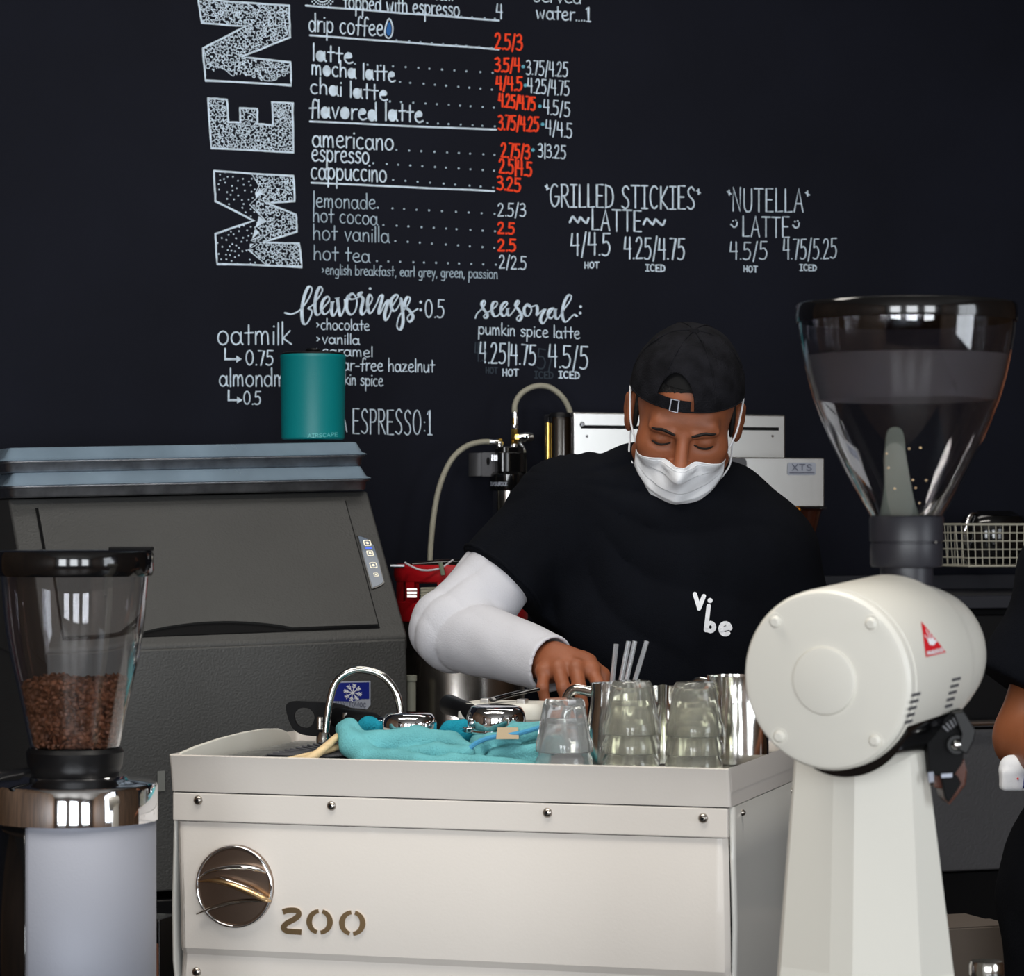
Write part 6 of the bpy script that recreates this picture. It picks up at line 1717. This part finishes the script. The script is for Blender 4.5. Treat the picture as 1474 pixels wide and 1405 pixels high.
def hem_ring(C_, D_, f, r0, n=40, step=.0):
    u = D_.orthogonal().normalized(); w = D_.cross(u); out = []
    for i in range(n):
        dr_ = u * math.cos(2 * math.pi * i / n) + w * math.sin(2 * math.pi * i / n)
        rs = np.linspace(.02, .14, 200); q = np.array([tuple(C_ + dr_ * float(r)) for r in rs]); v = f(q)
        k = int(np.argmax(v > 0)); out.append(C_ + dr_ * float(rs[k]))
    return out
hr = hem_ring(HEM - slv_dir * .006, slv_dir, f_shirt, .07)
obj('sleeve_hem', tube(hr, .0030, 8, closed=True), m_shirt, tee, world=True)
# printed word on the chest
def shirt_fn(px, py, k=0):
    q = shirt_first(px, py, off=0); return q + Vector((0, -.0022 - .00012 * k, 0))
def dens(pts, n=6): return [(a[0] + (b[0] - a[0]) * i / n, a[1] + (b[1] - a[1]) * i / n) for a, b in zip(pts, pts[1:]) for i in range(n)] + [pts[-1]]
vib = [dens([(1000, 855), (1006, 874)], 3), dens([(1006, 876), (1013, 858)], 3), dens([(1020, 872), (1016, 907)], 4), [(1022, 864.5)],
       [(1022.5 + 5.2 * math.cos(t), 902.5 + 5.8 * math.sin(t)) for t in np.linspace(0, 2 * math.pi, 13)],
       [(1044 + 7.0 * math.cos(t), 905 + 8.0 * math.sin(t)) for t in np.linspace(-.05, -5.35, 13)], dens([(1038, 906), (1051, 903)], 3)]
print_on('chest_print', tee, shirt_fn, vib, 6.2, m_print, label='white lettering reading vibe')

# white under-sleeves
fdir = (WrR - ElR).normalized()
CUFF = WrR + fdir * .004
def wrinkles(p, A, B, amp, n=1.0, ph=0.0):
    ab = A_(B) - A_(A); L_ = np.linalg.norm(ab); ab = ab / L_
    t = (p - A_(A)) @ ab
    q = p - A_(A) - t[..., None] * ab
    u = A_(Vector(ab).orthogonal().normalized()); ang = q @ u
    w_ = np.abs(np.sin(t * 46 * n + ang * 24 + 1.5 * np.sin(t * 23 + ph) + ph))
    return -amp * 1.5 * (w_ ** .7 - .6)
def f_sleeve_r(p):
    a = s_cap(p, ShR + (ElR - ShR) * .30, ElR, .060, .060)
    b = s_cap(p, ElR, WrR + fdir * .03, .0600, .0425)
    b = s_un(b, s_sphere(p, ElR + Vector((-.004, .0, .002)), .0585), .02)
    d = s_un(a, b, .016)
    tE = np.clip(1 - np.linalg.norm(p - A_(ElR), axis=-1) / .16, 0, 1)
    w = wrinkles(p, ElR, WrR, .0030, .8) * (.35 + tE) + wrinkles(p, ShR, ElR, .0030, .7, 1.1) * tE
    d = d + w + .0008 * wav(p, 50)
    crease = s_cap(p, P(694, 884, 4.46), P(722, 892, 4.44), .004, .002)
    d = s_sub(d, crease, .012)
    d = np.maximum(d, (p - A_(CUFF)) @ A_(fdir))
    inner = s_cap(p, WrR - fdir * .05, WrR + fdir * .05, .0385)
    return s_sub(d, inner, .002)
slr = obj_np('undershirt_sleeve', [surf_nets(f_sleeve_r, (ElR.x - .10, 4.27, WrR.z - .09), (ShR.x + .10, 4.70, ShR.z + .06), .0030)], m_sleeve, person, smoothing=2)
slr['label'] = 'white long sleeve showing below the T-shirt sleeve'
ldir = (WrL - ElL).normalized()
def f_sleeve_l(p):
    d = s_chain(p, [ShL + (ElL - ShL) * .45, ElL, WrL], [.056, .054, .040], .02) + wrinkles(p, ElL, WrL, .002)
    return np.maximum(d, (p - A_(WrL)) @ A_(ldir))
obj_np('undershirt_sleeve', [surf_nets(f_sleeve_l, (WrL.x - .08, 4.27, WrL.z - .09), (ElL.x + .10, 4.75, ShL.z), .006)], m_sleeve, person, smoothing=1)
def f_trousers(p):
    d = s_ell(p, HIP + Vector((0, 0, .0)), (.185, .13, .16))
    for k, s in ((0, -1), (1, 1)):
        hp_ = HIP + Vector((s * .085, 0, -.03)); an = Vector((KN[k].x + s * .015, KN[k].y + .02, .08))
        d = s_un(d, s_chain(p, [hp_, Vector((KN[k].x, KN[k].y, .50)), an], [.105, .078, .066], .03), .04)
    return np.maximum(d + .003 * wav(p, 30), .07 - p[..., 2])
obj_np('trousers', [surf_nets(f_trousers, (HIP.x - .26, 4.42, .0), (HIP.x + .26, 4.88, HIP.z + .2), .013)], m_denim, person, smoothing=1)
def shoe(par, x, y, rz=0):
    def f(p):
        c, s = math.cos(-rz), math.sin(-rz)
        q = p - np.array([x, y, 0]); q = np.stack([q[..., 0] * c - q[..., 1] * s, q[..., 0] * s + q[..., 1] * c, q[..., 2]], -1)
        d = s_cap(q, (0, .05, .055), (0, -.13, .04), .048, .042, (.95, 1, .95)); d = s_un(d, s_cap(q, (0, .045, .06), (0, .04, .11), .048, .046), .03)
        return np.maximum(d, .004 - q[..., 2])
    return obj_np('shoe', [surf_nets(f, (x - .12, y - .24, -.01), (x + .12, y + .16, .17), .007)], m_blackm, par, smoothing=1)
for k, s in ((0, -1), (1, 1)): shoe(person, KN[k].x + s * .015, KN[k].y + .02)

# ------------------------------------------------------------------ second person at the right edge
d2_ = 4.05
q2 = P(1672, 900, d2_)
p2_ = thing('person', 'worker in a black T-shirt cut off by the right edge, elbow in view', 'person', (q2.x, q2.y, 0))
S2, E2, W2 = P(1552, 850, d2_), P(1481, 1062, d2_ - .02), P(1540, 1112, d2_ - .20)
H2 = P(1634, 1270, d2_ + .02)
HD2 = Vector((q2.x - .01, d2_ - .02, P(0, 610, d2_).z))
def f_b2(p):
    d = s_chain(p, [S2, E2, W2], [.055, .046, .030], .02)
    d = s_un(d, s_ell(p, Vector((q2.x, d2_, P(0, 950, d2_).z)), (.17, .10, .27)), .04)
    d = s_un(d, s_ell(p, H2, (.15, .1, .12)), .05)
    d = s_un(d, s_cap(p, HD2 + Vector((0, .02, -.06)), Vector((q2.x, d2_, P(0, 800, d2_).z)), .055, .07), .03)
    hq = p - A_(HD2)
    h = s_ell(hq, (0, .01, .04), (.077, .096, .09)); h = s_un(h, s_ell(hq, (0, -.03, -.03), (.06, .06, .08)), .03)
    h = s_un(h, s_cap(hq, (0, -.088, .0), (0, -.104, -.035), .008, .011), .01)
    for s in (-1, 1):
        h = s_sub(h, s_ell(hq, (s * .032, -.096, .0), (.018, .012, .01)), .008); h = s_un(h, s_sphere(hq, (s * .032, -.074, .0), .013), .003)
        h = s_un(h, s_ell(hq, (s * .082, .01, -.005), (.009, .018, .03)), .005)
    h = s_un(h, s_ell(hq, (0, -.084, -.068), (.022, .009, .008)), .006)
    d = s_un(d, h, .015)
    for s in (-1, 1):
        a = H2 + Vector((s * .08, 0, -.03)); k = Vector((a.x, d2_, .5)); an = Vector((a.x, d2_ + .02, .09))
        d = s_un(d, s_chain(p, [a, k, an], [.085, .055, .038], .03), .03)
    return d
LH2 = W2 + (W2 - E2).normalized() * .05
dirh = (W2 - E2).normalized(); sdh = dirh.cross(Vector((0, 0, 1))).normalized()
def fingers2(base, dr_, sd_):
    k = [base + sd_ * ((i - 1.5) * .021) for i in range(4)]
    fs = [([c, c + dr_ * .03 + Vector((0, 0, -.004)), c + dr_ * .048 + Vector((0, 0, -.018)), c + dr_ * .056 + Vector((0, 0, -.034))], [.0110, .0098, .0086, .0074]) for c in k]
    fs.append(([base - dr_ * .05 + sd_ * .03, base - dr_ * .02 + sd_ * .055, base + dr_ * .005 + sd_ * .06 + Vector((0, 0, -.01)), base + dr_ * .02 + sd_ * .055 + Vector((0, 0, -.02))], [.014, .012, .010, .0085]))
    return fs, k
fs2, k2 = fingers2(W2 + dirh * .09, dirh, sdh)
f_h2 = hand_f(W2, fs2, [W2 + dirh * .05], [.022], [(W2, c, .024, .0130) for c in k2] + [(k2[0], k2[3], .011, .011)])
W3 = Vector((q2.x + .24, d2_ - .02, H2.z - .02)); E3 = Vector((q2.x + .25, d2_ + .02, P(0, 1050, d2_).z)); S3 = Vector((q2.x + .16, d2_, S2.z))
fs3, k3 = fingers2(W3 + Vector((0, 0, -.09)), Vector((0, 0, -1)), Vector((0, 1, 0)))
f_h3 = hand_f(W3, fs3, [W3 + Vector((0, 0, -.05))], [.022], [(W3, c, .024, .0130) for c in k3] + [(k3[0], k3[3], .011, .011)])
f_a3 = lambda p: s_chain(p, [S3, E3, W3], [.055, .044, .029], .02)
f_b2b = lambda p: s_un(f_b2(p), f_a3(p), .03)
obj_np('body', [surf_nets(f_b2b, (q2.x - .33, d2_ - .3, 0), (q2.x + .36, d2_ + .2, HD2.z + .16), .009),
                surf_nets(f_h2, (W2.x - .1, W2.y - .24, W2.z - .14), (W2.x + .20, W2.y + .1, W2.z + .1), .004),
                surf_nets(f_h3, (W3.x - .1, W3.y - .12, W3.z - .22), (W3.x + .1, W3.y + .12, W3.z + .06), .004)], m_skin2, p2_, smoothing=1)
def f_hair2(p):
    hq = p - A_(HD2); d = s_ell(hq, (0, .018, .048), (.083, .102, .095)); return np.maximum(d, .055 - .9 * np.maximum(hq[..., 1] + .06, 0) - hq[..., 2])
obj_np('hair', [surf_nets(f_hair2, (HD2.x - .12, HD2.y - .14, HD2.z - .1), (HD2.x + .12, HD2.y + .16, HD2.z + .17), .006)], m_hair, p2_, smoothing=1)
hem3 = P(1474, 998, d2_ - .01); dr3 = (E2 - S2).normalized(); dr3 = (dr3 + Vector((-.25, 0, 0))).normalized()
def f_tee2(p):
    d = s_cap(p, S2, hem3 + dr3 * .06, .078, .066)
    d = s_un(d, s_ell(p, Vector((q2.x, d2_, P(0, 930, d2_).z)), (.185, .125, .24)), .05)
    d = s_un(d, s_cap(p, Vector((q2.x - .12, d2_, S2.z + .03)), Vector((q2.x + .12, d2_, S2.z + .03)), .06), .05)
    d = s_un(d, s_cap(p, Vector((q2.x, d2_, P(0, 1000, d2_).z)), Vector((q2.x, d2_ + .01, P(0, 1230, d2_).z)), .15, .155, (1, .75, 1)), .04)
    d = s_un(d, s_cap(p, S3, S3 + (E3 - S3) * .6, .08, .072), .03)
    d = d + .003 * np.sin(p[..., 0] * 50 + p[..., 2] * 26) + .0012 * wav(p, 35)
    hm = (p - A_(hem3)) @ A_(dr3); nr = (s_cap(p, hem3, hem3 + dr3 * .17, .115) < 0) & (p[..., 0] < q2.x - .10)
    d = np.where(nr, np.maximum(d, hm), d)
    return s_sub(d, s_cap(p, HD2 + Vector((0, 0, -.06)), Vector((q2.x, d2_ - .01, S2.z + .06)), .06, .068), .004)
obj_np('tshirt', [surf_nets(f_tee2, (q2.x - .35, d2_ - .25, P(0, 1240, d2_).z), (q2.x + .36, d2_ + .2, S2.z + .16), .007)], m_shirt, p2_, smoothing=1)
def f_tr2(p):
    d = s_ell(p, H2, (.185, .13, .18))
    for s in (-1, 1):
        a = H2 + Vector((s * .08, 0, -.03)); d = s_un(d, s_chain(p, [a, Vector((a.x, d2_, .5)), Vector((a.x, d2_ + .02, .08))], [.105, .078, .066], .03), .04)
    return np.maximum(d + .003 * wav(p, 30), .07 - p[..., 2])
obj_np('trousers', [surf_nets(f_tr2, (q2.x - .32, d2_ - .2, 0), (q2.x + .26, d2_ + .2, P(0, 1120, d2_).z), .012)], m_denim, p2_, smoothing=1)
for s in (-1, 1): shoe(p2_, H2.x + s * .08, d2_ + .02)
bt = P(1462, 1100, d2_ - .07)
bt_ = thing('spray_bottle', 'white and navy blue bottle head tucked under the elbow of the second worker', 'bottle', bt)
def f_bt(p):
    d = s_cap(p, P(1456, 1104, d2_ - .08), P(1482, 1102, d2_ - .09), .0165)
    return s_un(d, s_box(p, P(1462, 1122, d2_ - .085), (.021, .014, .015), .005), .006)
obj_np('white_head', [surf_nets(f_bt, (bt.x - .06, bt.y - .06, bt.z - .06), (bt.x + .08, bt.y + .05, bt.z + .05), .0025)], m_mask, bt_, smoothing=1)
obj('blue_body', tube([P(1474, 1113, d2_ - .095), P(1520, 1120, d2_ - .095)], [.021, .024], 20), m_blue, bt_, world=True)
obj('red_mark', tube([P(1465, 1121, d2_ - .10), P(1465, 1121, d2_ - .094)], .0015, 8), m_redprint, bt_, world=True)
